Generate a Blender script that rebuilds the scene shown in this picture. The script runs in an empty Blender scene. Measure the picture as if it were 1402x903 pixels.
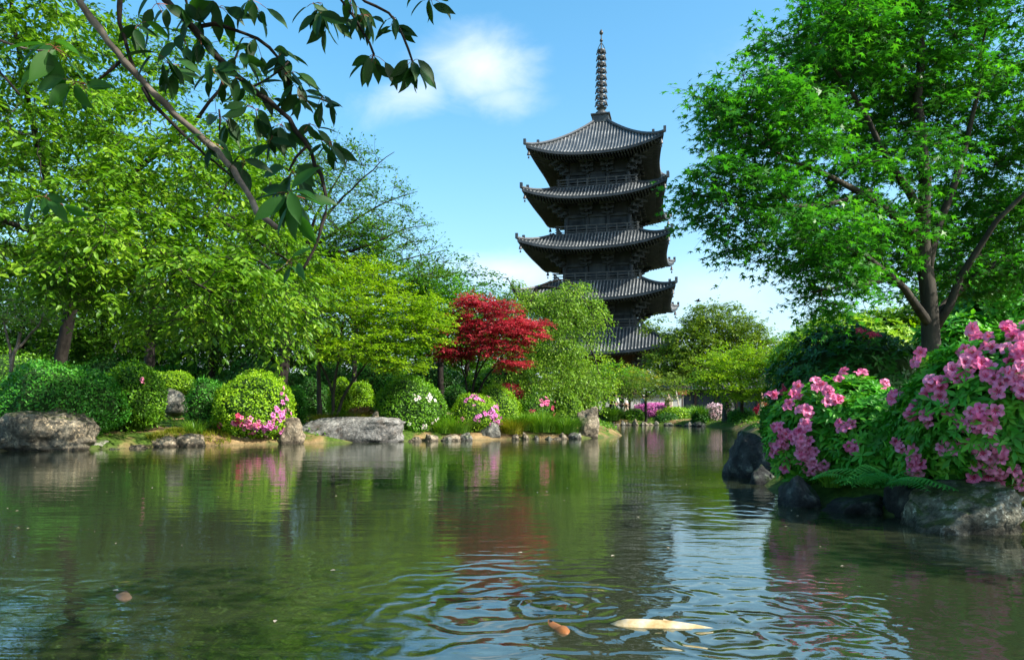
import bpy, math, random
import numpy as np
from mathutils import Vector, Matrix, noise
random.seed(7)
R = np.random.default_rng(11)
SC = bpy.context.scene
COL = SC.collection

# ------------------------------------------------------------------ camera, sky, sun
F, CX, HY, CH = 973.6, 701.0, 562.0, 1.0          # focal length in photo pixels, centre column, eye-level row, eye height
def P(px, py, D):
    return np.array([(px-CX)/F*D, D, CH-(py-HY)/F*D])
cam_d = bpy.data.cameras.new('camera'); cam = bpy.data.objects.new('camera', cam_d); COL.objects.link(cam)
cam.location = (0, 0, CH); cam.rotation_euler = (math.radians(90), 0, 0)
cam_d.sensor_width = 36; cam_d.lens = 36*F/1402; cam_d.shift_y = (HY-451.5)/1402
cam_d.clip_start = 0.05; cam_d.clip_end = 3000
SC.camera = cam

SUN_AZ, SUN_EL = 115.0, 41.0                       # clockwise from straight ahead, degrees
az, el = math.radians(SUN_AZ), math.radians(SUN_EL)
S = Vector((math.sin(az)*math.cos(el), math.cos(az)*math.cos(el), math.sin(el)))
sl = bpy.data.lights.new('sun', 'SUN'); sl.energy = 4.8; sl.angle = math.radians(0.5); sl.color = (1, .94, .84)
so = bpy.data.objects.new('sun', sl); COL.objects.link(so); so.rotation_euler = S.to_track_quat('Z', 'Y').to_euler(); so.location = (30, -10, 40)

W = bpy.data.worlds.new('World'); SC.world = W; W.use_nodes = True
nt = W.node_tree; nt.nodes.clear()
def N(t, typ, **kw):
    n = t.nodes.new(typ)
    for k, v in kw.items():
        if k == 'ins':
            for a, b in v.items(): n.inputs[a].default_value = b
        else: setattr(n, k, v)
    return n
def L(t, a, b): t.links.new(a, b)
def M(t, op, a, b=None, c=None, clamp=False):
    n = N(t, 'ShaderNodeMath', operation=op, use_clamp=clamp)
    for i, v in enumerate((a, b, c)):
        if v is None: continue
        if isinstance(v, (int, float)): n.inputs[i].default_value = v
        else: L(t, v, n.inputs[i])
    return n.outputs[0]
def VM(t, op, a, b=None):
    n = N(t, 'ShaderNodeVectorMath', operation=op)
    for i, v in enumerate((a, b)):
        if v is None: continue
        if isinstance(v, (tuple, list)): n.inputs[i].default_value = v
        else: L(t, v, n.inputs[i])
    return n
sky = N(nt, 'ShaderNodeTexSky', sky_type='NISHITA', sun_disc=False, sun_elevation=el, sun_rotation=az, air_density=1.0, dust_density=2.0, ozone_density=2.0)
hs = N(nt, 'ShaderNodeHueSaturation', ins={'Hue': .48, 'Saturation': 1.34, 'Value': 1.14}); L(nt, sky.outputs[0], hs.inputs['Color'])
tc = N(nt, 'ShaderNodeTexCoord')
def cloud(px, py, rx, ry, dens, seed, nz=1.1, tilt=0.0):
    c = Vector(((px-CX)/F, 1, (HY-py)/F)).normalized()
    k = c.y
    d = VM(nt, 'SUBTRACT', tc.outputs['Generated'], tuple(c)).outputs[0]
    if tilt:
        rt = N(nt, 'ShaderNodeVectorRotate', rotation_type='Y_AXIS'); rt.inputs['Angle'].default_value = tilt
        L(nt, d, rt.inputs['Vector']); d = rt.outputs[0]
    d = VM(nt, 'MULTIPLY', d, (F/rx/k, F/max(rx, ry)/k, F/ry/k)).outputs[0]
    r = VM(nt, 'LENGTH', d).outputs['Value']
    nn = N(nt, 'ShaderNodeTexNoise', ins={'Scale': 7.0, 'Detail': 9.0, 'Roughness': .6, 'Distortion': .5})
    mp = VM(nt, 'ADD', VM(nt, 'MULTIPLY', tc.outputs['Generated'], (1, 1, 2.0)).outputs[0], (seed, 0, 0)).outputs[0]
    L(nt, mp, nn.inputs['Vector'])
    v = M(nt, 'SUBTRACT', 1.0, r)
    v = M(nt, 'ADD', v, M(nt, 'MULTIPLY', M(nt, 'SUBTRACT', nn.outputs[0], .5), nz*2.2))
    mr = N(nt, 'ShaderNodeMapRange', interpolation_type='SMOOTHSTEP', ins={'From Min': .0, 'From Max': 1.15, 'To Max': dens}); L(nt, v, mr.inputs[0])
    return mr.outputs[0]
cm = None
for a in ((655, 88, 108, 60, .8, 3.1, .6, .0), (585, 120, 120, 34, .5, 8.1, .8, .35), (690, 135, 90, 36, .45, 1.7, .8, 0), (690, 372, 115, 42, .8, 5.5, .5, 0), (960, 395, 210, 60, .4, 2.2, .6, 0), (1090, 130, 170, 120, .25, 4.2, .7, 0), (250, 60, 180, 60, .0, 9.2, .7, 0)):
    c = cloud(*a); cm = c if cm is None else M(nt, 'MAXIMUM', cm, c)
mix = N(nt, 'ShaderNodeMix', data_type='RGBA'); L(nt, cm, mix.inputs['Factor']); L(nt, hs.outputs[0], mix.inputs['A']); mix.inputs['B'].default_value = (4.6, 4.9, 5.2, 1)
sx = N(nt, 'ShaderNodeSeparateXYZ'); L(nt, tc.outputs['Generated'], sx.inputs[0])
hz_ = M(nt, 'MULTIPLY', M(nt, 'EXPONENT', M(nt, 'MULTIPLY', M(nt, 'MAXIMUM', sx.outputs[2], 0.0), -5.5)), .75)
mix2 = N(nt, 'ShaderNodeMix', data_type='RGBA'); L(nt, hz_, mix2.inputs['Factor']); L(nt, mix.outputs['Result'], mix2.inputs['A']); mix2.inputs['B'].default_value = (3.3, 4.1, 4.8, 1); mix = mix2
bg = N(nt, 'ShaderNodeBackground', ins={'Strength': .14}); L(nt, mix.outputs['Result'], bg.inputs['Color'])
wo = N(nt, 'ShaderNodeOutputWorld'); L(nt, bg.outputs[0], wo.inputs['Surface'])
SC.view_settings.view_transform = 'Standard'; SC.view_settings.look = 'None'; SC.view_settings.exposure = 1.0; SC.view_settings.gamma = 1
SC.render.engine = 'CYCLES'
cy = SC.cycles; cy.max_bounces = 6; cy.diffuse_bounces = 3; cy.glossy_bounces = 3; cy.transmission_bounces = 4; cy.transparent_max_bounces = 8
cy.use_denoising = True; cy.caustics_reflective = False; cy.caustics_refractive = False; cy.sample_clamp_indirect = 6

# ------------------------------------------------------------------ materials
MATS = {}
def newmat(name):
    m = bpy.data.materials.new(name); m.use_nodes = True; t = m.node_tree; t.nodes.clear()
    return m, t, N(t, 'ShaderNodeOutputMaterial')
def ramp(t, fac, stops):
    r = N(t, 'ShaderNodeValToRGB'); e = r.color_ramp.elements
    while len(e) < len(stops): e.new(.5)
    for k, (p, c) in enumerate(stops): e[k].position = p; e[k].color = (*c, 1)
    if fac is not None: L(t, fac, r.inputs[0])
    return r
def leafmat(name, cols, trans=.4, single=False, rough=.45, tint=(1.25, 1.35, .5), spec=.35, nscale=.9):
    """cols: dark, mid, light leaf colours, varied leaf by leaf and in soft drifts over the plant."""
    if name in MATS: return MATS[name]
    m, t, o = newmat(name)
    if single: rnd = N(t, 'ShaderNodeObjectInfo').outputs['Random']
    else: rnd = N(t, 'ShaderNodeAttribute', attribute_name='rnd').outputs['Fac']
    g = N(t, 'ShaderNodeNewGeometry')
    n = N(t, 'ShaderNodeTexNoise', ins={'Scale': nscale, 'Detail': 3.0}); L(t, g.outputs['Position'], n.inputs['Vector'])
    f = M(t, 'ADD', M(t, 'MULTIPLY', rnd, .55), M(t, 'MULTIPLY', M(t, 'SUBTRACT', n.outputs[0], .28), 1.0), clamp=True)
    r = ramp(t, f, [(0.05, cols[0]), (.5, cols[1]), (.95, cols[2])])
    p = N(t, 'ShaderNodeBsdfPrincipled', ins={'Roughness': rough, 'Specular IOR Level': spec}); L(t, r.outputs[0], p.inputs['Base Color'])
    tr = N(t, 'ShaderNodeBsdfTranslucent'); mm = VM(t, 'MULTIPLY', r.outputs[0], tint); L(t, mm.outputs[0], tr.inputs['Color'])
    mx = N(t, 'ShaderNodeMixShader', ins={'Fac': trans}); L(t, p.outputs[0], mx.inputs[1]); L(t, tr.outputs[0], mx.inputs[2]); L(t, mx.outputs[0], o.inputs[0])
    MATS[name] = m; return m
def surf(name, cols, scale=3.0, rough=.8, bump=.3, detail=6, stretch=(1, 1, 1), spec=.3, dist=.02, metal=0.0, obj=True, vor=0.0):
    if name in MATS: return MATS[name]
    m, t, o = newmat(name)
    tcx = N(t, 'ShaderNodeTexCoord'); v = VM(t, 'MULTIPLY', tcx.outputs['Object'] if obj else N(t, 'ShaderNodeNewGeometry').outputs['Position'], stretch).outputs[0]
    n = N(t, 'ShaderNodeTexNoise', ins={'Scale': scale, 'Detail': float(detail), 'Roughness': .62}); L(t, v, n.inputs['Vector'])
    k = len(cols); r = ramp(t, n.outputs[0], [(.28+.44*i/(k-1), c) for i, c in enumerate(cols)])
    p = N(t, 'ShaderNodeBsdfPrincipled', ins={'Roughness': rough, 'Specular IOR Level': spec, 'Metallic': metal}); L(t, r.outputs[0], p.inputs['Base Color'])
    h = n.outputs[0]
    if vor:
        vo = N(t, 'ShaderNodeTexVoronoi', ins={'Scale': vor}); L(t, v, vo.inputs['Vector']); h = M(t, 'ADD', h, M(t, 'MULTIPLY', vo.outputs['Distance'], .6))
    b = N(t, 'ShaderNodeBump', ins={'Strength': bump, 'Distance': dist}); L(t, h, b.inputs['Height']); L(t, b.outputs[0], p.inputs['Normal'])
    L(t, p.outputs[0], o.inputs[0]); MATS[name] = m; return m
def rockmat(name, base, lichen, moss=None, dark=(.03, .03, .028), scale=2.2):
    if name in MATS: return MATS[name]
    m, t, o = newmat(name)
    tcx = N(t, 'ShaderNodeTexCoord'); v = tcx.outputs['Object']
    def nz(s, d=8.0, ro=.65):
        n = N(t, 'ShaderNodeTexNoise', ins={'Scale': s, 'Detail': d, 'Roughness': ro}); L(t, v, n.inputs['Vector']); return n.outputs[0]
    a, b, c = nz(scale), nz(scale*5), nz(scale*.8, 5.0)
    r = ramp(t, a, [(.3, dark), (.45, tuple(x*.6 for x in base)), (.56, base), (.72, tuple(min(1, x*1.5) for x in base))])
    lm = ramp(t, b, [(.52, (0, 0, 0)), (.6, (1, 1, 1))]); lf = M(t, 'MULTIPLY', lm.outputs[0], ramp(t, c, [(.45, (0, 0, 0)), (.6, (1, 1, 1))]).outputs[0])
    mx = N(t, 'ShaderNodeMix', data_type='RGBA'); L(t, lf, mx.inputs['Factor']); L(t, r.outputs[0], mx.inputs['A']); mx.inputs['B'].default_value = (*lichen, 1)
    col = mx.outputs['Result']
    if moss:
        g = N(t, 'ShaderNodeNewGeometry'); sp = N(t, 'ShaderNodeSeparateXYZ'); L(t, g.outputs['Normal'], sp.inputs[0])
        f = ramp(t, M(t, 'ADD', M(t, 'MULTIPLY', sp.outputs[2], .35), nz(scale*1.7)), [(.72, (0, 0, 0)), (.85, (1, 1, 1))]).outputs[0]
        m2 = N(t, 'ShaderNodeMix', data_type='RGBA'); L(t, f, m2.inputs['Factor']); L(t, col, m2.inputs['A']); m2.inputs['B'].default_value = (*moss, 1); col = m2.outputs['Result']
    mot = ramp(t, nz(scale*3.1, 10.0, .75), [(.36, (.35, .35, .33)), (.5, (.95, .95, .93)), (.66, (1.4, 1.38, 1.3))]); col = VM(t, 'MULTIPLY', col, mot.outputs[0]).outputs[0]
    # waterline: wet dark band on the stone just above the pond
    g2 = N(t, 'ShaderNodeNewGeometry'); s2 = N(t, 'ShaderNodeSeparateXYZ'); L(t, g2.outputs['Position'], s2.inputs[0])
    wz = M(t, 'ADD', s2.outputs[2], M(t, 'MULTIPLY', b, -.08)); wf = N(t, 'ShaderNodeMapRange', ins={'From Min': .0, 'From Max': .07, 'To Min': .35, 'To Max': 1.0}); L(t, wz, wf.inputs[0])
    m3 = VM(t, 'SCALE', col); L(t, wf.outputs[0], m3.inputs['Scale'])
    p = N(t, 'ShaderNodeBsdfPrincipled', ins={'Roughness': .85, 'Specular IOR Level': .25}); L(t, m3.outputs[0], p.inputs['Base Color'])
    bb = N(t, 'ShaderNodeBump', ins={'Strength': 1.0, 'Distance': .07}); L(t, M(t, 'ADD', a, M(t, 'MULTIPLY', b, .5)), bb.inputs['Height']); L(t, bb.outputs[0], p.inputs['Normal'])
    L(t, p.outputs[0], o.inputs[0]); MATS[name] = m; return m

# ------------------------------------------------------------------ object helpers
ORG = {}
def link(o, parent=None, loc=(0, 0, 0)):
    COL.objects.link(o)
    if parent is not None: o.parent = parent
    return o
def tag(o, label=None, cat=None, group=None, kind=None):
    if label: o['label'] = label
    if cat: o['category'] = cat
    if group: o['group'] = group
    if kind: o['kind'] = kind
    return o
def thing(name, label, cat, loc, group=None):
    o = bpy.data.objects.new(name, None); o.empty_display_size = .2; COL.objects.link(o); o.location = tuple(float(x) for x in loc)
    ORG[o] = np.array(loc, float); return tag(o, label, cat, group)
def np_mesh(name, V, faces, mat, parent=None, origin=None, rnd=None, smooth=True, kind=None):
    """faces: list of int arrays (m,k). V in world coordinates."""
    V = np.asarray(V, float)
    if parent is not None: org = ORG[parent]
    else: org = np.array(origin if origin is not None else (0, 0, 0), float)
    me = bpy.data.meshes.new(name); me.vertices.add(len(V)); me.vertices.foreach_set('co', (V-org).astype(np.float32).ravel())
    faces = [np.asarray(f, np.int32) for f in faces if len(f)]
    loops = np.concatenate([f.ravel() for f in faces]); sizes = np.concatenate([np.full(len(f), f.shape[1], np.int32) for f in faces])
    me.loops.add(len(loops)); me.loops.foreach_set('vertex_index', loops)
    me.polygons.add(len(sizes)); starts = np.concatenate([[0], np.cumsum(sizes)[:-1]]).astype(np.int32)
    me.polygons.foreach_set('loop_start', starts); me.polygons.foreach_set('loop_total', sizes)
    me.polygons.foreach_set('use_smooth', np.full(len(sizes), smooth))
    me.update(calc_edges=True)
    if rnd is not None:
        a = me.attributes.new('rnd', 'FLOAT', 'POINT'); a.data.foreach_set('value', np.asarray(rnd, np.float32))
    if mat: me.materials.append(mat)
    o = bpy.data.objects.new(name, me); COL.objects.link(o)
    if parent is not None: o.parent = parent; ORG[o] = org
    else: o.location = tuple(org); ORG[o] = org
    if kind: o['kind'] = kind
    return o
class MB:
    def __init__(s): s.v = []; s.f = {}; s.n = 0
    def add(s, V, Fs):
        V = np.asarray(V, float)
        for f in Fs:
            f = np.asarray(f, int)
            if len(f): s.f.setdefault(f.shape[1], []).append(f+s.n)
        s.v.append(V); s.n += len(V)
    def box(s, c, size, rot=None):
        x, y, z = np.array(size)/2
        V = np.array([(a*x, b*y, d*z) for d in (-1, 1) for b in (-1, 1) for a in (-1, 1)], float)
        if rot is not None: V = V @ np.array(rot).T
        s.add(V+np.array(c), [[(0, 2, 3, 1), (4, 5, 7, 6), (0, 1, 5, 4), (2, 6, 7, 3), (0, 4, 6, 2), (1, 3, 7, 5)]])
    def bar(s, a, b, w, h=None):
        a = np.array(a, float); b = np.array(b, float); d = b-a; l = np.linalg.norm(d); d /= l
        up = np.array((0, 0, 1.)) if abs(d[2]) < .95 else np.array((0, 1., 0)); x = np.cross(up, d); x /= np.linalg.norm(x); u = np.cross(d, x)
        s.box((a+b)/2, (w, l, h or w), np.stack([x, d, u], 1))
    def tube(s, pts, rad, sides=6, cap=True):
        V, Fq, Ft = tube(pts, rad, sides); fs = [Fq]
        if cap: fs += [np.array([list(range(sides))[::-1]]), np.array([[len(V)-sides+i for i in range(sides)]])]
        s.add(V, fs)
    def lathe(s, prof, n=12, c=(0, 0, 0)):
        a = np.arange(n)*2*math.pi/n; V = []
        for r, z in prof: V += [(c[0]+max(r, .001)*math.cos(t), c[1]+max(r, .001)*math.sin(t), c[2]+z) for t in a]
        q = [(i*n+j, i*n+(j+1) % n, (i+1)*n+(j+1) % n, (i+1)*n+j) for i in range(len(prof)-1) for j in range(n)]
        s.add(V, [q])
    def build(s, name, mat, parent=None, origin=None, smooth=False, kind=None, rnd=None):
        return np_mesh(name, np.concatenate(s.v), [np.concatenate(f) for f in s.f.values()], mat, parent, origin, smooth=smooth, kind=kind, rnd=rnd)
def tube(pts, rad, sides=6):
    pts = np.asarray(pts, float); n = len(pts); rad = np.broadcast_to(np.asarray(rad, float), (n,))
    t = np.gradient(pts, axis=0); t /= np.linalg.norm(t, axis=1)[:, None]+1e-9
    ref = np.array((0, 0, 1.)) if abs(t[:, 2]).mean() < .75 else np.array((1., 0, 0))
    x = np.cross(ref, t); x /= np.linalg.norm(x, axis=1)[:, None]+1e-9; y = np.cross(t, x)
    a = np.arange(sides)*2*math.pi/sides
    V = pts[:, None]+rad[:, None, None]*(np.cos(a)[None, :, None]*x[:, None]+np.sin(a)[None, :, None]*y[:, None])
    i = np.arange(n-1)[:, None]*sides; j = np.arange(sides)[None]; k = (j+1) % sides
    q = np.stack([i+j, i+k, i+sides+k, i+sides+j], -1).reshape(-1, 4)
    return V.reshape(-1, 3), q, None
def share(name, me, parent, loc, rot=None, scale=1.0, label=None):
    o = bpy.data.objects.new(name, me); COL.objects.link(o); o.parent = parent
    m = Matrix.Translation(Vector([float(x) for x in (np.array(loc)-ORG[parent])]))
    if rot is not None: m = m @ rot.to_4x4()
    o.matrix_local = m @ Matrix.Scale(scale, 4)
    if label: o['label'] = label
    return o
def unit(v): return v/(np.linalg.norm(v, axis=-1, keepdims=True)+1e-9)

# leaf templates: V in (length, width, height), faces
OV = (np.array([(0, 0, 0), (.3, .2, .05), (.7, .17, .04), (1, 0, -.06), (.7, -.17, .04), (.3, -.2, .05)]), [np.array([(0, 3, 2, 1), (0, 5, 4, 3)])])
DI = (np.array([(0, 0, 0), (.45, .26, .06), (1, 0, -.04), (.45, -.26, .06)]), [np.array([(0, 2, 1), (0, 3, 2)])])
def star(l=5):
    V = []; a0 = math.radians(105)
    for i in range(l):
        a = -a0+2*a0*i/(l-1); r = .62-.2*abs(i-(l-1)/2)/((l-1)/2)
        V.append((.35+r*math.cos(a), r*math.sin(a), -.07))
        if i < l-1: b = a+a0/(l-1); V.append((.35+.17*math.cos(b), .17*math.sin(b), .02))
    V.append((.22, 0, .02)); return np.array(V), [np.array([list(range(len(V)))])]
ST = star()
def rosette(n=6, w=.17, tilt=.55, l=1.0):
    V = []; Fq = []
    for i in range(n):
        a = i*2*math.pi/n*1.03+.4*math.sin(i*5); d = np.array((math.cos(a), math.sin(a), tilt*(.6+.5*math.sin(i*3+1)))); d /= np.linalg.norm(d)
        s = np.array((-math.sin(a), math.cos(a), 0)); k = len(V); ll = l*(.8+.25*math.sin(i*7))
        up = np.cross(d, s)*-1
        for q, ww, hh in ((0, .02, 0), (.5, w, .0), (1, 0, -.1)):
            if ww < .01: V.append(d*ll+np.array((0, 0, -.12)))
            else: V.append(d*q*ll+s*ww+up*-.04); V.append(d*q*ll-s*ww+up*-.04)
        V.append(d*.5*ll+np.array((0, 0, -.03)))
        Fq += [(k, k+1, k+5), (k, k+5, k+2), (k+1, k+3, k+5), (k+2, k+5, k+4), (k+5, k+3, k+4)]
    return np.array(V), [np.array(Fq)]
def blossom_t(nop=5):
    V = [(0, 0, 0)]; Fq = []
    for i in range(5):
        a = i*2*math.pi/5; c, s = math.cos(a), math.sin(a)
        def q(r, w, z): k = len(V); V.append((r*c-w*s, r*s+w*c, z)); return k
        b1, b2 = q(.1, -.05, .12), q(.1, .05, .12); m0 = q(.28, 0, .22); m1, m2 = q(.27, -.2, .3), q(.27, .2, .26)
        t1, t2 = q(.42, -.19, .29), q(.42, .17, .2); tt = q(.54, .01, .14)
        Fq += [(0, b1, m0), (0, m0, b2), (b1, m1, m0), (b2, m0, m2), (m0, m1, t1), (m0, t2, m2), (m0, t1, tt), (m0, tt, t2)]
    return np.array(V), [np.array(Fq)]
BL = blossom_t()
RO = rosette()

def scatter(tpl, pos, dirs, nrm, size):
    """All copies of a leaf template as one vertex array and face arrays."""
    tv, tf = tpl; n = len(pos); X = unit(dirs); Z = unit(nrm-X*(nrm*X).sum(1, keepdims=True)); Y = np.cross(Z, X)
    size = np.broadcast_to(size, (n,))
    V = pos[:, None]+size[:, None, None]*(tv[None, :, 0, None]*X[:, None]+tv[None, :, 1, None]*Y[:, None]+tv[None, :, 2, None]*Z[:, None])
    k = len(tv); off = (np.arange(n)*k)[:, None, None]
    return V.reshape(-1, 3), [(f[None]+off).reshape(-1, f.shape[1]) for f in tf], k
def leaves(name, tpl, pos, dirs, nrm, size, mat, parent, single=0, single_mat=None, single_name='leaf', kind=None, rnd=None, sscale=1.0):
    """Scatter leaves as one part; the `single` ones that show largest become objects of their own."""
    size = np.broadcast_to(size, (len(pos),)).copy()
    if single:
        u = CX+pos[:, 0]/np.maximum(pos[:, 1], .1)*F; w = HY-(pos[:, 2]-CH)/np.maximum(pos[:, 1], .1)*F
        inv = (u > 0) & (u < 1402) & (w > 0) & (w < 903)
        score = np.where(inv, size/np.linalg.norm(pos-np.array((0, 0, CH)), axis=1), 0); idx = np.argsort(-score)[:single]
        me = bpy.data.meshes.new(single_name); me.from_pydata([tuple(v) for v in tpl[0]], [], [tuple(int(q) for q in f) for a in tpl[1] for f in a]); me.materials.append(single_mat)
        for p in me.polygons: p.use_smooth = True
        for i in idx:
            X = unit(dirs[i]); Z = unit(nrm[i]-X*(nrm[i]@X)); Y = np.cross(Z, X)
            share(single_name, me, parent, pos[i], Matrix(np.stack([X, Y, Z], 1).tolist()), float(size[i])*sscale)
        keep = np.ones(len(pos), bool); keep[idx] = False; pos, dirs, nrm, size = pos[keep], dirs[keep], nrm[keep], size[keep]
        if rnd is not None: rnd = rnd[keep]
    V, Fs, k = scatter(tpl, pos, dirs, nrm, size)
    r = R.random(len(pos)) if rnd is None else rnd
    return np_mesh(name, V, Fs, mat, parent, rnd=np.repeat(r, k), kind=kind)

# ------------------------------------------------------------------ ground, pond
SHORE = np.array([(-22, .6), (-21, 8), (-17, 14), (-12.8, 17.6), (-10.9, 18.3), (-9.5, 19.9), (-7.6, 21), (-6.2, 21.8), (-3.7, 22.9), (-1.7, 24.3), (1, 25.1), (3.1, 26), (4.4, 28), (5.4, 36), (6, 48.6),
    (10, 49.2), (12.3, 46), (12.6, 42), (11.6, 36), (9.6, 27), (7.0, 18), (4.6, 12), (3.6, 10.3), (3.15, 9), (3.1, 8), (3.5, 6.9), (3.75, 6.3), (4.15, 5.6), (5.2, 3.5), (5.6, .9), (3, .7), (-8, .5)], float)
def sdist(p):
    p = np.asarray(p, float); A = SHORE; B = np.roll(SHORE, -1, 0)
    d = np.full(len(p), 1e9); inside = np.zeros(len(p), bool)
    for a, b in zip(A, B):
        ab = b-a; t = np.clip(((p-a)@ab)/(ab@ab), 0, 1); d = np.minimum(d, np.linalg.norm(p-a-t[:, None]*ab, axis=1))
        c = ((a[1] > p[:, 1]) != (b[1] > p[:, 1])); xx = (b[0]-a[0])*(p[:, 1]-a[1])/(b[1]-a[1]+1e-12)+a[0]; inside ^= c & (p[:, 0] < xx)
    return np.where(inside, -d, d)
def ground_z(p):
    s = sdist(p); z = np.where(s < 0, -np.minimum(.9, -s*.55)-.06, -.06+.36*(1-np.exp(-np.maximum(s, 0)/.35))+.5*(1-np.exp(-np.maximum(s, 0)/5)))
    return z+.05*np.sin(p[:, 0]*.9+p[:, 1]*.4)*np.clip(s/3, 0, 1)
def gz(x, y): return float(ground_z(np.array([[x, y]], float))[0])
xs = np.concatenate([[-900, -500, -250, -120, -70, -45], np.arange(-32, 32.1, .4), [45, 70, 120, 250, 500, 900]]); ys = np.concatenate([[-300, -100, -40, -15, -6], np.arange(-2, 56, .4), [58, 62, 70, 85, 105, 140, 200, 320, 600, 1200]])
GX, GY = np.meshgrid(xs, ys); gp = np.stack([GX.ravel(), GY.ravel()], 1); gv = np.column_stack([gp, ground_z(gp)])
i = np.arange(len(ys)-1)[:, None]*len(xs); j = np.arange(len(xs)-1)[None]
gq = np.stack([i+j, i+j+1, i+j+1+len(xs), i+j+len(xs)], -1).reshape(-1, 4)
m, t, o = newmat('ground_soil')
g = N(t, 'ShaderNodeNewGeometry')
def nz(s, d=6.0):
    n = N(t, 'ShaderNodeTexNoise', ins={'Scale': s, 'Detail': d, 'Roughness': .6}); L(t, g.outputs['Position'], n.inputs['Vector']); return n.outputs[0]
soil = ramp(t, nz(2.5), [(.3, (.10, .065, .03)), (.5, (.24, .16, .075)), (.7, (.36, .26, .13))]); gr = ramp(t, nz(9), [(.3, (.02, .05, .008)), (.7, (.09, .15, .02))])
sd_ = VM(t, 'LENGTH', VM(t, 'MULTIPLY', VM(t, 'SUBTRACT', g.outputs['Position'], (-8.9, 21.4, 0)).outputs[0], (.55, .5, 0)).outputs[0]).outputs['Value']
f = ramp(t, M(t, 'ADD', M(t, 'ADD', nz(.35, 3.0), M(t, 'MULTIPLY', nz(4), .15)), M(t, 'MULTIPLY', M(t, 'SUBTRACT', 1.0, sd_, clamp=True), -.5)), [(.52, (0, 0, 0)), (.60, (1, 1, 1))])
mx = N(t, 'ShaderNodeMix', data_type='RGBA'); L(t, f.outputs[0], mx.inputs['Factor']); L(t, soil.outputs[0], mx.inputs['A']); L(t, gr.outputs[0], mx.inputs['B'])
sp = N(t, 'ShaderNodeSeparateXYZ'); L(t, g.outputs['Position'], sp.inputs[0])
mud = N(t, 'ShaderNodeMapRange', ins={'From Min': -.1, 'From Max': .1}); L(t, sp.outputs[2], mud.inputs[0])
m2 = N(t, 'ShaderNodeMix', data_type='RGBA'); L(t, mud.outputs[0], m2.inputs['Factor']); m2.inputs['A'].default_value = (.10, .095, .05, 1); L(t, mx.outputs['Result'], m2.inputs['B'])
p = N(t, 'ShaderNodeBsdfPrincipled', ins={'Roughness': .95, 'Specular IOR Level': .1}); L(t, m2.outputs['Result'], p.inputs['Base Color'])
b = N(t, 'ShaderNodeBump', ins={'Strength': .7, 'Distance': .05}); L(t, nz(14), b.inputs['Height']); L(t, b.outputs[0], p.inputs['Normal']); L(t, p.outputs[0], o.inputs[0])
np_mesh('ground', gv, [gq], m, kind='structure')

m, t, o = newmat('pond_water')
g = N(t, 'ShaderNodeNewGeometry'); pos = g.outputs['Position']
def nz(scale, st, d=2.0, w=0.0):
    n = N(t, 'ShaderNodeTexNoise', ins={'Scale': scale, 'Detail': d, 'Roughness': .5, 'Distortion': w}); L(t, VM(t, 'MULTIPLY', pos, st).outputs[0], n.inputs['Vector']); return n.outputs[0]
h = M(t, 'MULTIPLY', nz(1.6, (.6, 1.5, 1), 2.0, .8), .0038)
h = M(t, 'ADD', h, M(t, 'MULTIPLY', nz(4.0, (.35, 2.0, 1), 2.0, .3), .0021))
h = M(t, 'ADD', h, M(t, 'MULTIPLY', nz(1.3, (.22, 1.0, 1), 3.0, .4), .0065))
h = M(t, 'ADD', h, M(t, 'MULTIPLY', nz(9.0, (.4, 1.6, 1), 3.0), .0013))
def wake(px, py, amp, lam, fall, seed, sx=1.0):
    c = P(px, py, CH*F/(py-HY)); d = VM(t, 'MULTIPLY', VM(t, 'SUBTRACT', pos, (c[0], c[1], 0)).outputs[0], (sx, 1, 0)).outputs[0]
    wv = N(t, 'ShaderNodeTexNoise', ins={'Scale': 2.2, 'Detail': 2.0}); L(t, VM(t, 'ADD', pos, (seed, 0, 0)).outputs[0], wv.inputs['Vector'])
    r = M(t, 'ADD', VM(t, 'LENGTH', d).outputs['Value'], M(t, 'MULTIPLY', M(t, 'SUBTRACT', wv.outputs[0], .5), .9))
    e = M(t, 'EXPONENT', M(t, 'MULTIPLY', r, -1/fall))
    return M(t, 'MULTIPLY', M(t, 'MULTIPLY', M(t, 'SINE', M(t, 'MULTIPLY', r, 2*math.pi/lam)), e), amp)
for a in ((745, 830, .0055, .21, .5, 1.0, .75), (1010, 868, .0045, .2, .4, 4.0, .8), (1100, 820, .0018, .13, .3, 9.0, .7), (178, 800, .003, .17, .22, 6.0), (1020, 700, .0015, .4, 1.0, 6.5)): h = M(t, 'ADD', h, wake(*a))
bp = N(t, 'ShaderNodeBump', ins={'Strength': 1.0, 'Distance': 1.0}); L(t, h, bp.inputs['Height'])
fr = N(t, 'ShaderNodeFresnel', ins={'IOR': 2.6}); L(t, bp.outputs[0], fr.inputs['Normal'])
gl = N(t, 'ShaderNodeBsdfGlossy', ins={'Roughness': .015}); gl.inputs['Color'].default_value = (.97, 1, .97, 1); L(t, bp.outputs[0], gl.inputs['Normal'])
mk = ramp(t, nz(.5, (1, 1, 1), 4.0), [(.3, (.070, .090, .045)), (.7, (.105, .13, .065))])
df = N(t, 'ShaderNodeBsdfDiffuse'); L(t, mk.outputs[0], df.inputs['Color'])
tr = N(t, 'ShaderNodeBsdfTransparent'); tr.inputs[0].default_value = (.78, .85, .62, 1)
m1 = N(t, 'ShaderNodeMixShader', ins={'Fac': .72}); L(t, df.outputs[0], m1.inputs[1]); L(t, tr.outputs[0], m1.inputs[2])
m2 = N(t, 'ShaderNodeMixShader'); L(t, fr.outputs[0], m2.inputs[0]); L(t, m1.outputs[0], m2.inputs[1]); L(t, gl.outputs[0], m2.inputs[2]); L(t, m2.outputs[0], o.inputs[0])
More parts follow.
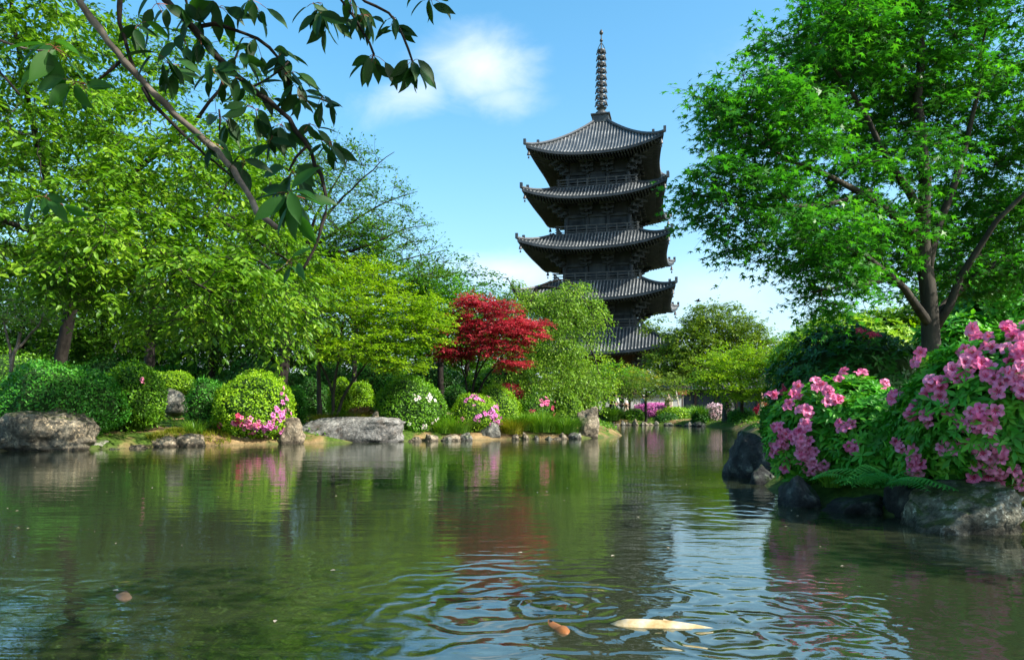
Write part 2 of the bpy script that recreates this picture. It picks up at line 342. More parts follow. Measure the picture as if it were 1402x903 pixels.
wb = MB(); wb.add([(-26, -1.5, 0), (15, -1.5, 0), (15, 51, 0), (-26, 51, 0)], [[(0, 1, 2, 3)]]); wb.build('water', m, kind='structure')

# ------------------------------------------------------------------ rocks
ROCK = rockmat('rock_grey', (.23, .22, .19), (.42, .41, .35), (.05, .08, .02))
ROCKW = rockmat('rock_tan', (.27, .225, .16), (.46, .40, .30), None, dark=(.035, .032, .025), scale=3)
ROCKT = rockmat('rock_brown', (.19, .17, .13), (.50, .40, .26), (.05, .06, .02), dark=(.03, .03, .026), scale=3.4)
ROCKD = rockmat('rock_dark', (.055, .06, .062), (.15, .17, .15), (.02, .035, .012), dark=(.012, .014, .016))
ROCKL = rockmat('rock_lichen', (.24, .23, .17), (.62, .66, .56), (.05, .075, .02), dark=(.02, .022, .018), scale=5)
SLAB = rockmat('rock_slab', (.22, .22, .21), (.34, .32, .29), None, dark=(.09, .07, .055), scale=3)
def ico(n):
    import bmesh
    bm = bmesh.new(); bmesh.ops.create_icosphere(bm, subdivisions=n, radius=1)
    V = np.array([v.co[:] for v in bm.verts]); Fq = np.array([[v.index for v in f.verts] for f in bm.faces]); bm.free(); return V, Fq
ICO = {n: ico(n) for n in (2, 3, 4, 5)}
def rock_shape(n, seed, cuts=9, rough=.2, box=0.0):
    V, Fq = ICO[n]; V = V.copy(); rg = np.random.default_rng(seed)
    if box: V = np.sign(V)*np.abs(V)**(1-box*.45); V /= np.max(np.abs(V), axis=0)
    for _ in range(cuts):
        d = unit(rg.normal(size=3)); d[2] = abs(d[2]); h = rg.uniform(.6, .88); s = V@d; V = V-np.where(s > h, s-h, 0)[:, None]*d*.9
    off = Vector((seed*3.7, seed*1.3, 0))
    nn = np.array([noise.fractal(Vector(v)*1.6+off, .9, 2.1, 5) for v in V]); n2 = np.array([noise.fractal(Vector(v)*5+off, .8, 2.1, 3) for v in V]); V = V*(1+rough*nn+rough*.25*n2)[:, None]
    return V, Fq
def rock(name, label, mat, px0, px1, top, bot, D, depth=None, seed=1, n=4, box=.3, group=None, cuts=9, tilt=0, rough=.2):
    """A stone between two columns of the photograph, standing in the pond edge at distance D."""
    w = (px1-px0)/F*D; c = P((px0+px1)/2, (top+bot)/2, D); h = (bot-top)/F*D; dp = depth or w*.7
    V, Fq = rock_shape(n, seed, cuts, rough, box); lo, hi = V.min(0), V.max(0); V = (V-(lo+hi)/2)/((hi-lo)/2); V = V*np.array((w/2, dp/2, h/2+.12)); 
    if tilt: a = math.radians(tilt); V = V@np.array([(math.cos(a), 0, -math.sin(a)), (0, 1, 0), (math.sin(a), 0, math.cos(a))])
    c = c+np.array((0, dp*.4, -.1)); o = np_mesh(name, V+c, [Fq], mat, origin=c); return tag(o, label, 'rock', group)
rock('boulder', 'large tan and grey boulder at far left shore below dark green mound', ROCKT, -30, 101, 557, 617, 17.5, 1.8, seed=3, box=1.0, n=5, cuts=6)
rock('boulder', 'low slanted grey stone beside the large left boulder', ROCK, 98, 140, 601, 613, 18.6, .8, seed=8, n=3)
rock('boulder', 'flat pale stone slab at the foot of the sandy slope', ROCKW, 190, 242, 598, 611, 19.6, .9, seed=5, n=3, box=.4)
rock('boulder', 'rounded tan stone right of the flat slab on sandy slope', ROCKW, 232, 274, 594, 611, 19.9, .8, seed=12, n=3)
rock('boulder', 'weathered grey block behind the sandy slope between bushes', ROCK, 216, 250, 531, 562, 24, .8, seed=21, n=3, box=.7)
rock('boulder', 'pale upright rock right of the pink edged azalea mound', ROCKW, 372, 414, 570, 609, 21.4, .7, seed=15, tilt=12)
rock('boulder', 'dark low stone under the pink edged azalea mound', ROCK, 285, 350, 597, 611, 21, .7, seed=34, n=3)
rock('boulder', 'long flat grey slab of stone lying along the shore', SLAB, 398, 552, 571, 606, 22.5, 1.7, seed=61, box=1.25, cuts=3, rough=.13, n=5)
rock('boulder', 'small pale rounded stone on the right end of the long slab', ROCKW, 505, 519, 563, 580, 23.6, .4, seed=9, n=3)
rock('boulder', 'grey wedge shaped rock below the pink flowering bush', ROCK, 650, 688, 576, 603, 24.8, .9, seed=17, tilt=10)
rock('boulder', 'tall upright pale brown rock at the tip of the left bank', ROCKW, 791, 821, 557, 602, 26, .7, seed=23, box=.6, cuts=6)
rock('boulder', 'large dark rock in the shade at left end of right bank', ROCKD, 1006, 1078, 592, 663, 10.4, 1.0, seed=29, box=.2)
rock('boulder', 'small round dark rock in water before the large dark rock', ROCKD, 1032, 1066, 638, 668, 9.6, .5, seed=31, n=3)
rock('boulder', 'dark mossy rock under the nearer pink azaleas', ROCKD, 1076, 1140, 654, 698, 7.4, .8, seed=33)
rock('boulder', 'flat topped slate grey rock left of the lichen boulder', ROCKD, 1236, 1285, 664, 712, 6.6, .6, seed=37, box=.8, cuts=4)
rock('boulder', 'broad lichen covered boulder at right edge under pink flowers', ROCKL, 1268, 1430, 664, 742, 5.75, 1.0, seed=43, n=5, box=.9, cuts=5)
rock('boulder', 'low mossy rock half hidden under the fern', ROCKD, 1130, 1242, 682, 710, 6.9, .7, seed=47)
rock('standing_stone', 'dark upright standing stone behind the pale azalea ball', ROCKD, 991, 1009, 540, 585, 44, 1.0, seed=52, n=3, box=.7)
# small kerb of stones along the shore, each one a thing
def along(p0, p1, n, mats, h, seed0, group, where):
    kinds = ['rounded', 'angular', 'flat', 'wedge shaped', 'squarish', 'knobbly', 'lopsided', 'narrow', 'broad', 'low', 'chipped', 'humped']
    a, b = np.array(p0), np.array(p1)
    for k in range(n):
        q = a+(b-a)*(k+.5+R.uniform(-.25, .25))/n+R.normal(size=2)*.1; hh = h*R.uniform(.3, 1.1); w = max(hh*1.1, np.linalg.norm(b-a)/n*R.uniform(.6, 1.5))
        V, Fq = rock_shape(3, seed0+k, 12, .3, .5); V = V*np.array((w/2, w*.42, hh/2+.1)); ra = R.uniform(-.4, .4); V = V@np.array([(math.cos(ra), math.sin(ra), 0), (-math.sin(ra), math.cos(ra), 0), (0, 0, 1)]); c = np.array((q[0], q[1], hh/2-.09))
        mt = mats[k % len(mats)]; colr = {ROCK: 'grey', ROCKW: 'tan', ROCKD: 'dark'}[mt]
        o = np_mesh('shore_stone', V+c, [Fq], mt, origin=c, smooth=False)
        tag(o, f'{kinds[k % 12]} {colr} stone at the waterline {where[min(len(where)-1, k*len(where)//n)]}', 'stone', group)
G1 = 'small stones edging the left bank'
along((-3.55, 22.9), (-2.9, 23.3), 2, [ROCKW, ROCKW], .22, 100, G1, ['at the right end of the long slab', 'just beyond the long slab'])
along((-2.9, 23.4), (-1.3, 24.2), 4, [ROCKW, ROCK, ROCKW, ROCK], .27, 110, G1, ['below the white flowered mound', 'right below the white blooms', 'left of the grey wedge rock', 'beside the grey wedge rock'])
along((-.2, 24.7), (2.4, 25.3), 8, [ROCK, ROCKW, ROCKW, ROCK], .27, 130, G1, ['right of the grey wedge rock', 'below the bright mound', 'under the yellowish grass', 'under the long grass', 'below the reddish blooms', 'below the tall grass clump', 'near the upright brown rock', 'touching the upright brown rock'])
along((-10.7, 18.5), (-9.9, 19.4), 2, [ROCK, ROCKW], .15, 150, G1, ['under the dark green mound', 'left of the sandy slope'])
G2 = 'stones edging the far shore'
along((5.9, 48.7), (10.2, 49.2), 11, [ROCKW, ROCK, ROCKW], .4, 170, G2, ['of the far shore at its left end', 'of the far shore near the grass', 'of the far shore below the low dome', 'of the far shore by the thin trunk', 'of the far shore before pink azaleas', 'of the far shore near the thin trunk', 'of the far shore mid way', 'of the far shore below yellow hedge', 'of the far shore by the reeds', 'of the far shore near the reeds', 'of the far shore at its right end'])
along((10.4, 48.6), (12.3, 45.5), 4, [ROCK, ROCKD], .35, 200, G2, ['by the dark reeds', 'below the pale azalea ball', 'below the dark standing stone', 'below the dark clipped dome'])

# ------------------------------------------------------------------ trees
BARK = surf('bark_dark', [(.007, .006, .005), (.018, .014, .011), (.045, .038, .03)], 6, .9, .8, stretch=(1, 1, .35), dist=.03)
BARKL = surf('bark_light', [(.05, .04, .03), (.12, .10, .08), (.26, .22, .18)], 9, .85, .6, stretch=(1, 1, 1), dist=.004)
BARKM = surf('bark_maple', [(.015, .013, .010), (.04, .035, .027), (.08, .072, .056)], 8, .9, .7, stretch=(1, 1, .3), dist=.02)
def resample(pts, step):
    pts = np.asarray(pts, float); d = np.r_[0, np.cumsum(np.linalg.norm(np.diff(pts, axis=0), axis=1))]; n = max(2, int(d[-1]/step)+1); s = np.linspace(0, d[-1], n)
    # smooth interpolation through the control points
    out = np.stack([np.interp(s, d, pts[:, k]) for k in range(3)], 1)
    for _ in range(2): out[1:-1] = (out[:-2]+2*out[1:-1]+out[2:])/4
    return out
def sample_blobs(blobs, n, minsep, rg, shell=.45):
    """Clump centres inside crown lobes given as (px, py, D, rx_px, ry_px, rd_m[, weight])."""
    w = np.array([(b[3]*b[4])**.5*b[2]*(b[6] if len(b) > 6 else 1) for b in blobs], float); w /= w.sum(); out = []; tries = 0
    while len(out) < n and tries < n*30:
        tries += 1; b = blobs[rg.choice(len(blobs), p=w)]; c = P(*b[:3]); s = b[2]/F
        d = unit(rg.normal(size=3))*rg.random()**shell; q = c+d*np.array((b[3]*s, b[5], b[4]*s))
        if out and np.min(np.linalg.norm(np.array(out)-q, axis=1)) < minsep: continue
        out.append(q)
    return np.array(out)
def grow(limbs, clumps, rg, tip=.006, expo=.45, seg=3, lift=.12, sides=5):
    """limbs: [(points, r0, r1)]. Connect every clump to the nearest branch; return mesh parts and outward directions."""
    pos = []; par = []; rad = []; chains = []
    for pts, r0, r1 in limbs:
        q = resample(pts, .35)
        if pos:
            k = int(np.argmin(np.linalg.norm(np.array(pos)-q[0], axis=1)))
        else: k = -1
        ch = [k] if k >= 0 else []
        for i, x in enumerate(q):
            x = x+rg.normal(size=3)*.02*(0 < i < len(q)-1); par.append(ch[-1] if ch else -1); ch.append(len(pos)); pos.append(x); rad.append(r0+(r1-r0)*(i/(len(q)-1))**.8)
        chains.append((ch, True))
    nl = len(pos)
    if len(clumps):
        base = np.array(pos[:nl]); order = np.argsort([np.min(np.linalg.norm(base-c, axis=1)) for c in clumps])
    else: order = []
    outd = np.zeros((len(clumps), 3)); PA = np.zeros((nl+len(clumps)*(seg), 3)); PA[:nl] = pos; cnt = nl
    for ci in order:
        c = clumps[ci]; v = c-PA[:cnt]; dist = np.linalg.norm(v, axis=1); cost = dist+.35*np.maximum(0, -v[:, 2]); k = int(np.argmin(cost)); p0 = PA[k].copy(); ch = [k]; d = dist[k]
        outd[ci] = (c-p0)/max(d, .05)
        for i in range(1, seg+1):
            s = i/seg; q = p0+(c-p0)*s+np.array((0, 0, lift*d*math.sin(math.pi*s)))+rg.normal(size=3)*.05*d*(i < seg)
            par.append(ch[-1]); ch.append(len(pos)); pos.append(q); rad.append(0); PA[cnt] = q; cnt += 1
        chains.append((ch, False))
    n = len(pos); load = np.ones(n)
    for k in range(n-1, -1, -1):
        if par[k] >= 0: load[par[k]] += load[k]*.999/(1 if k < nl else seg)*1.0
    rr = np.array(rad); auto = tip*np.maximum(load, 1)**expo; pos = np.array(pos)
    for k in range(nl, n): rr[k] = auto[k]
    mb = MB()
    for ch, manual in chains:
        q = pos[ch]; r = rr[ch].copy()
        if len(ch) < 2: continue
        r[0] = min(r[0], r[1]*1.25); V, Fq, _ = tube(q, r, 9 if manual else sides); mb.add(V, [Fq])
    return mb, outd
def sprays(c, outd, r, ntw, nlf, rg, flat=.35, droop=.25, sag=.4, updir=0.0, nrand=.4, bias=.8, spread=.8, jit=.06):
    n = len(c); D = unit(outd[:, None]*np.array((bias, bias, bias*.5))+rg.normal(size=(n, ntw, 3))*np.array((1, 1, flat))*.8+np.array((0, 0, updir)))
    Lg = r*rg.uniform(.6, 1.15, (n, ntw, 1, 1)); t = (np.arange(nlf)+.8)/nlf; t = t[None, None, :, None]
    def at(t): return c[:, None, None]+D[:, :, None]*Lg*t+np.array((0, 0, -1))*(droop*Lg*t**2)
    pos = at(t)+rg.normal(size=(n, ntw, nlf, 3))*jit*r
    side = unit(np.cross(D, (0, 0, 1.)))[:, :, None]; sg = np.where(np.arange(nlf) % 2, 1, -1)[None, None, :, None]
    dirs = D[:, :, None]*.6+side*sg*spread+np.array((0, 0, -sag))+rg.normal(size=pos.shape)*.25
    nrm = np.array((0, 0, 1.))+rg.normal(size=pos.shape)*nrand
    tw = [at(np.array(x)) for x in (0., .5, 1.)]; tw = np.concatenate([np.broadcast_to(x, (n, ntw, 1, 3)) for x in tw], 2)
    return pos.reshape(-1, 3), dirs.reshape(-1, 3), nrm.reshape(-1, 3), tw.reshape(-1, 3, 3)
def twig_mesh(tw, r):
    """three-sided prisms for all twigs at once"""
    d = unit(tw[:, 2]-tw[:, 0]); x = unit(np.cross(d, (0.1, .2, 1.))); y = np.cross(d, x); a = np.arange(3)*2*math.pi/3
    ring = np.cos(a)[None, :, None]*x[:, None]+np.sin(a)[None, :, None]*y[:, None]; rr = np.array((r, r*.7, r*.35))
    V = tw[:, :, None]+ring[:, None]*rr[None, :, None, None]; n = len(tw)
    q = np.array([(i*3+j, i*3+(j+1) % 3, (i+1)*3+(j+1) % 3, (i+1)*3+j) for i in range(2) for j in range(3)])
    return V.reshape(-1, 3), (q[None]+(np.arange(n)*9)[:, None, None]).reshape(-1, 4)
def tree(name, label, cat, limbs, blobs, nclump, minsep, r, ntw, nlf, size, mat, bark=BARK, tpl=DI, seed=1, twigs=True, group=None, single=0, smat=None, tip=.006, twr=.004, shell=.45, extra=None, **sk):
    rg = np.random.default_rng(seed); base = np.asarray(limbs[0][0][0], float)
    th = thing(name, label, cat, base, group); c = sample_blobs(blobs, nclump, minsep, rg, shell)
    if extra is not None: c = np.concatenate([c, extra])
    mb, od = grow(limbs, c, rg, tip=tip)
    pos, dirs, nrm, tw = sprays(c, od, r, ntw, nlf, rg, **sk)
    if twigs:
        V, q = twig_mesh(tw, twr); mb.add(V, [q])
    mb.build('trunk', bark, th, smooth=True)
    sz = size*rg.uniform(.5, 1.35, len(pos))
    leaves('crown', tpl, pos, dirs, nrm, sz, mat, th, single, smat)
    return th
def LB(*pts):   # limb through photo points (px, py, D)
    return np.array([P(*p) for p in pts])
def foot(px, D, *pts):
    b = P(px, 562, D); b[2] = gz(b[0], b[1])-.1; return np.concatenate([[b], LB(*pts)])

LC = [(.04, .12, .008), (.12, .28, .012), (.29, .45, .025)]
CH_B = leafmat('leaf_cherry', LC); CH_BS = leafmat('leaf_cherry_single', LC, single=True)
CH_M = leafmat('leaf_cherry_mid', [(.03, .09, .008), (.08, .2, .012), (.16, .33, .02)])
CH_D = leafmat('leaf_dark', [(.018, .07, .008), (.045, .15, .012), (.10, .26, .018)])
MP_B = leafmat('leaf_maple_bright', [(.11, .24, .008), (.22, .40, .01), (.42, .56, .02)])
MP_G = leafmat('leaf_maple_green', [(.035, .14, .008), (.09, .27, .012), (.18, .42, .02)])
RM = [(.018, .11, .012), (.036, .20, .016), (.10, .35, .02)]
MP_R = leafmat('leaf_maple_near', RM, trans=.45, tint=(1.6, 1.6, .6)); MP_RS = leafmat('leaf_maple_near_single', RM, trans=.45, single=True, tint=(1.6, 1.6, .6))
RED = leafmat('leaf_red', [(.16, .01, .018), (.42, .03, .05), (.74, .14, .15)], tint=(1.3, .8, .9))
WEEP = leafmat('leaf_weeping', [(.08, .19, .012), (.16, .32, .018), (.3, .44, .04)])
OLIVE = leafmat('leaf_olive', [(.045, .10, .008), (.11, .20, .014), (.24, .32, .025)])

# big cherry whose boughs reach over the water at left
tree('cherry_tree', 'large cherry tree at far left with bright green boughs reaching over the dark mound', 'tree',
     [(foot(74, 19.5, (82, 495, 19.5), (90, 450, 19.3), (100, 400, 19), (110, 330, 18)), .2, .13),
      (LB((102, 395, 19), (140, 330, 16), (200, 340, 13), (290, 400, 11.5)), .11, .02), (LB((108, 340, 18.2), (60, 240, 16), (30, 100, 14.5), (10, -40, 13.5)), .12, .03),
      (LB((110, 330, 18), (190, 230, 16.5), (280, 160, 15.5), (330, 60, 15)), .11, .02), (LB((106, 360, 18.6), (200, 300, 16), (300, 300, 14.5), (400, 360, 13.5)), .1, .02),
      (LB((100, 400, 19), (50, 320, 15), (0, 300, 12), (-60, 320, 11)), .1, .03)],
     [(60, 120, 14.5, 150, 120, 2.2), (180, 230, 13.5, 150, 110, 2), (300, 290, 13.5, 120, 90, 2), (50, 310, 12.5, 110, 80, 1.6), (190, 355, 12, 110, 60, 1.2), (320, 400, 12.5, 90, 60, 1.5), (385, 350, 14, 55, 70, 1.5), (100, 375, 12, 70, 45, 1), (-80, 200, 12.5, 90, 220, 2.5), (340, 220, 16, 70, 60, 1.5, .7), (250, 445, 13, 60, 30, 1, .8), (10, 30, 13, 120, 70, 2), (380, 440, 13.5, 40, 40, .8)],
     430, .32, .62, 9, 11, .135, CH_B, tpl=OV, seed=4, single=290, smat=CH_BS, twr=.005, sag=.55, droop=.35)
tree('cherry_tree', 'second cherry tree with dark trunk behind the mound with two pink blooms', 'tree',
     [(foot(203, 22, (203, 515, 22), (206, 450, 22), (210, 380, 21)), .19, .12), (LB((206, 440, 22), (150, 350, 21), (120, 250, 20)), .09, .03), (LB((208, 420, 22), (280, 330, 20), (330, 200, 20)), .09, .03), (LB((208, 400, 21.5), (330, 340, 19), (440, 420, 17)), .08, .02)],
     [(200, 300, 21, 150, 110, 3), (330, 300, 20, 110, 110, 2.5), (100, 240, 21, 140, 130, 3), (380, 420, 18, 70, 50, 1.5), (260, 410, 19, 80, 35, 2), (290, 130, 20, 100, 70, 2, .6), (150, 60, 21, 150, 60, 2, .6)],
     260, .4, .8, 9, 10, .15, CH_M, tpl=OV, seed=9, sag=.5, droop=.3)
tree('cherry_tree', 'tall feathery cherry tree whose long bare tipped branches spread against the sky', 'tree',
     [(foot(385, 28, (388, 500, 28), (395, 430, 28), (410, 350, 28)), .26, .16), (LB((405, 380, 28), (430, 300, 28), (465, 240, 28), (487, 195, 28)), .1, .012), (LB((410, 350, 28), (450, 290, 27.5), (500, 240, 27), (540, 208, 27)), .09, .01),
      (LB((410, 350, 28), (470, 310, 28), (530, 275, 28), (572, 262, 28)), .09, .01), (LB((412, 350, 28), (480, 345, 28), (550, 315, 28), (592, 305, 28)), .09, .01), (LB((408, 360, 28), (500, 372, 28), (570, 350, 28), (612, 342, 28)), .08, .01), (LB((400, 400, 28), (350, 300, 28), (320, 220, 28)), .1, .03), (LB((405, 370, 28), (400, 280, 28), (420, 215, 28)), .09, .02)],
     [(440, 270, 28, 60, 70, 2.5, 1.2), (485, 225, 27.5, 45, 25, 1.2, .5), (520, 275, 28, 50, 24, 1.5, .5), (540, 330, 28, 65, 35, 2, .7), (480, 340, 28, 90, 50, 3), (370, 330, 28, 80, 100, 3), (590, 380, 28, 40, 28, 2), (390, 240, 28, 70, 50, 2)],
     330, .45, .85, 7, 9, .12, CH_M, seed=15, tip=.009, flat=.25, droop=.05, updir=.35, sag=.15, spread=.5, twr=.007)
# garden trees behind the mounds
def bgtree(px, D, top, rx, ry, label, mat, seed, name='leafy_tree', n=170, group='trees behind the left bank shrubs', size=.2, cy=None, bot=520, lean=0, r=.95, trunk=.17, minsep=.55, **kw):
    cyy = cy or top+ry
    return tree(name, label, 'tree', [(foot(px, D, (px+lean*.4, bot, D), (px+lean, (bot+cyy)/2+10, D), (px+lean*1.3, cyy, D)), trunk, trunk*.55), (LB((px+lean, (bot+cyy)/2, D), (px-rx*.5, cyy, D), (px-rx*.8, cyy-ry*.3, D)), trunk*.45, .03), (LB((px+lean, (bot+cyy)/2+5, D), (px+rx*.5, cyy+5, D), (px+rx*.8, cyy-ry*.2, D)), trunk*.45, .03)],
                [(px+lean, cyy, D, rx, ry, rx*D/F*.8), (px-rx*.4, cyy+ry*.2, D-.5, rx*.6, ry*.7, rx*D/F*.5), (px+rx*.45, cyy+ry*.15, D, rx*.55, ry*.7, rx*D/F*.5)], n, minsep, r, 8, 8, size, mat, seed=seed, group=group, **kw)
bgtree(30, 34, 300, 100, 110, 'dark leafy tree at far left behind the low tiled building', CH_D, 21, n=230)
bgtree(140, 33, 330, 85, 85, 'dense green tree glimpsed between the two dark cherry trunks', CH_M, 22, n=210)
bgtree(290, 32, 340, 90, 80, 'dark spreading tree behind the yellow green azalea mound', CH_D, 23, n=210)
bgtree(360, 36, 260, 90, 110, 'tall green tree behind the grey stone and feathery cherry', CH_M, 24, n=150, trunk=.2)
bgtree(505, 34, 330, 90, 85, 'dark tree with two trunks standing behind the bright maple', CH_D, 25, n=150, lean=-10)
bgtree(603, 30, 365, 50, 60, 'bright green tree immediately left of the red maple', MP_G, 26, n=110, size=.15, r=.8, minsep=.4)
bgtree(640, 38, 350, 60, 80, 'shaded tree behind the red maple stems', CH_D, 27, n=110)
bgtree(240, 42, 200, 130, 150, 'tall pale green tree rising behind the left cherry boughs', CH_M, 28, n=170, trunk=.25)
bgtree(60, 45, 170, 150, 180, 'tall dark tree towering in the upper left corner', CH_M, 29, n=170, trunk=.25)
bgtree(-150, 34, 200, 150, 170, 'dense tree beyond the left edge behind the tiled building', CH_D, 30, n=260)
bgtree(720, 44, 400, 70, 80, 'green tree behind the weeping cherry', CH_M, 31, n=120)
for px_, D_, lb_, mt_ in ((-40, 40, 'low spreading tree behind the far left myrtle', CH_M), (75, 39, 'low rounded tree left of the first dark cherry trunk', MP_G), (165, 38, 'low rounded tree between the first and second cherry trunks', CH_M), (255, 39, 'low rounded tree right of the second cherry trunk', MP_G), (335, 38, 'low rounded tree above the lime yellow azalea mound', CH_D), (420, 38, 'low rounded tree behind the lime maple stems', CH_M), (480, 40, 'low rounded tree above the round lime clipped bush', MP_G), (550, 38, 'low rounded tree behind the white flowered mound', CH_M), (610, 40, 'low rounded tree left of the red maple stems', MP_G), (690, 42, 'low rounded tree right of the red maple stems', CH_M)):
    tree('low_tree', lb_, 'tree', [(foot(px_, D_, (px_, 540, D_), (px_+6, 500, D_), (px_+4, 470, D_)), .1, .05)], [(px_, 470, D_, 52, 55, 1.8), (px_+30, 490, D_-.5, 40, 35, 1.3), (px_-30, 490, D_-.5, 40, 35, 1.3)], 110, .4, .85, 9, 8, .2, mt_, seed=300+px_, twigs=False, group='low trees filling the view behind the left bank')
tree('crape_myrtle', 'slim pale barked small tree beside the low tiled building at far left', 'tree', [(foot(12, 23, (14, 500, 23), (22, 478, 23), (28, 455, 23)), .07, .05), (LB((15, 495, 23), (14, 470, 23), (5, 440, 23)), .05, .03), (LB((20, 480, 23), (42, 462, 23), (60, 430, 23)), .05, .02)],
     [(20, 425, 23, 70, 25, 1.2)], 40, .35, .6, 8, 8, .1, CH_M, bark=BARKL, seed=33, flat=.2)

# maples
tree('maple_tree', 'bright lime green maple with layered boughs behind the long grey slab', 'tree',
     [(foot(437, 24, (437, 545, 24), (436, 490, 24), (432, 440, 24)), .1, .05), (foot(452, 24.1, (456, 545, 24.1), (462, 500, 24), (470, 440, 24)), .07, .03), (foot(458, 24.2, (470, 538, 24), (492, 510, 24), (525, 470, 24)), .07, .02), (LB((456, 540, 24.1), (440, 500, 24), (412, 440, 24)), .05, .02)],
     [(500, 420, 23.5, 80, 26, 1.3), (550, 455, 23.5, 60, 22, 1.2), (440, 440, 23.5, 45, 28, 1.2), (490, 475, 23, 75, 20, 1.2), (540, 495, 23.3, 40, 12, .8), (430, 395, 24, 50, 22, 1.2), (480, 380, 24.5, 70, 30, 1.5), (580, 430, 24, 35, 22, 1)],
     330, .22, .58, 10, 10, .11, MP_B, bark=BARKM, seed=41, flat=.13, droop=.12, sag=.15, nrand=.25, jit=.04)
tree('maple_tree', 'green maple with yellow tipped crown between feathery cherry and bright maple', 'tree',
     [(foot(480, 29, (484, 520, 29), (488, 440, 29), (480, 370, 29)), .12, .06), (LB((486, 450, 29), (530, 410, 29), (570, 380, 29)), .06, .02), (LB((486, 440, 29), (440, 380, 29)), .06, .02)],
     [(480, 350, 29, 55, 40, 1.7), (520, 390, 28.5, 75, 35, 1.7), (430, 370, 29, 45, 40, 1.5), (575, 400, 29, 40, 35, 1.5), (500, 320, 29, 30, 18, 1)],
     230, .3, .75, 10, 9, .13, MP_G, bark=BARKM, seed=43, flat=.15, droop=.1, sag=.15, nrand=.3)
tree('maple_tree', 'red leaved maple with slender stems above the pink flowering bush', 'tree',
     [(foot(643, 26.6, (645, 545, 26.6), (652, 510, 26.5), (662, 470, 26.5)), .06, .03), (foot(645, 26.6, (650, 540, 26.6), (668, 510, 26.5), (695, 478, 26.3)), .06, .02), (foot(641, 26.6, (641, 540, 26.6), (633, 500, 26.6), (628, 465, 26.6)), .05, .02), (LB((650, 520, 26.5), (672, 480, 26.5), (700, 440, 26.5), (730, 440, 26.4)), .035, .015), (LB((662, 470, 26.5), (655, 430, 26.5), (640, 410, 26.5)), .03, .015)],
     [(665, 428, 26.3, 45, 22, 1.1), (640, 450, 26.3, 35, 20, 1), (690, 455, 26, 55, 17, 1.1), (625, 480, 26.4, 30, 14, .8), (720, 448, 26.2, 32, 14, .8), (665, 475, 26, 60, 14, 1.1), (700, 497, 25.8, 22, 8, .6), (650, 415, 26.3, 25, 10, .6)],
     330, .16, .45, 10, 10, .095, RED, bark=BARK, seed=47, flat=.1, droop=.15, sag=.15, nrand=.25, jit=.04)
tree('weeping_cherry_tree', 'pale green weeping cherry with arching bare topped twigs before the pagoda', 'tree',
     [(foot(690, 30, (692, 530, 30), (700, 480, 30), (715, 430, 30), (735, 395, 30)), .17, .1), (LB((718, 425, 30), (700, 390, 30), (690, 370, 30), (680, 382, 30)), .04, .01), (LB((735, 395, 30), (775, 392, 29.5), (810, 420, 29), (815, 455, 28.8)), .07, .015), (LB((720, 420, 30), (770, 425, 29.5), (808, 470, 29), (822, 520, 28.6)), .07, .015), (LB((735, 395, 30), (770, 378, 30), (800, 400, 30), (815, 440, 30)), .05, .01)],
     [(730, 420, 30, 50, 28, 1.5), (770, 415, 29.5, 50, 28, 1.5), (782, 470, 29, 40, 45, 1.5), (735, 480, 28.8, 55, 50, 1.5), (765, 530, 28, 50, 30, 1.2), (800, 520, 28.5, 28, 40, 1.2), (700, 530, 28.8, 30, 25, 1), (800, 430, 29.3, 35, 25, 1), (785, 392, 29.5, 34, 9, .7, .3), (700, 400, 30, 22, 18, .8, .5)],
     350, .26, .75, 8, 12, .1, WEEP, seed=51, flat=.5, droop=.9, sag=.9, bias=.5, tip=.006)
tree('low_tree', 'bushy light green tree right behind the upright rock', 'tree', [(foot(812, 33, (812, 540, 33), (815, 510, 33)), .1, .06)], [(815, 510, 33, 38, 38, 1.2), (785, 530, 31.5, 30, 28, 1)], 80, .3, .6, 8, 8, .1, MP_B, seed=53)
# trees of the far shore
tree('maple_tree', 'small round maple on the far shore before the pagoda with one thin trunk', 'tree', [(foot(884, 49.6, (884, 560, 49.6), (885, 535, 49.6)), .12, .08), (LB((885, 545, 49.6), (865, 530, 49.6), (850, 520, 49.6)), .06, .03), (LB((885, 543, 49.6), (905, 528, 49.6)), .06, .03)], [(880, 528, 49.6, 50, 20, 2.2), (855, 525, 50, 25, 16, 1.2), (915, 525, 50, 22, 14, 1.2)], 90, .5, .9, 8, 8, .15, OLIVE, bark=BARK, seed=57, flat=.2)
tree('low_tree', 'dark multi stemmed tree at left end of far shore', 'tree', [(foot(826, 50.5, (826, 560, 50.5), (829, 530, 50.5)), .14, .1), (foot(832, 50.5, (836, 556, 50.5), (842, 530, 50.5)), .12, .08), (foot(822, 50.5, (818, 556, 50.5), (812, 530, 50.5)), .1, .08)], [(830, 522, 50.5, 40, 26, 2), (800, 525, 50.5, 25, 20, 1.5), (862, 518, 51, 25, 16, 1.5)], 90, .5, .9, 8, 8, .16, MP_G, seed=59)
tree('yellow_leaf_tree', 'golden tinted small tree rising behind the far shore maple', 'tree', [(foot(862, 56, (862, 560, 56), (862, 525, 56)), .12, .08)], [(865, 518, 56, 28, 14, 1.6), (880, 522, 56, 18, 12, 1.2)], 45, .5, .9, 8, 8, .16, leafmat('leaf_yellow', [(.14, .16, .01), (.3, .3, .015), (.45, .38, .03)]), seed=61)
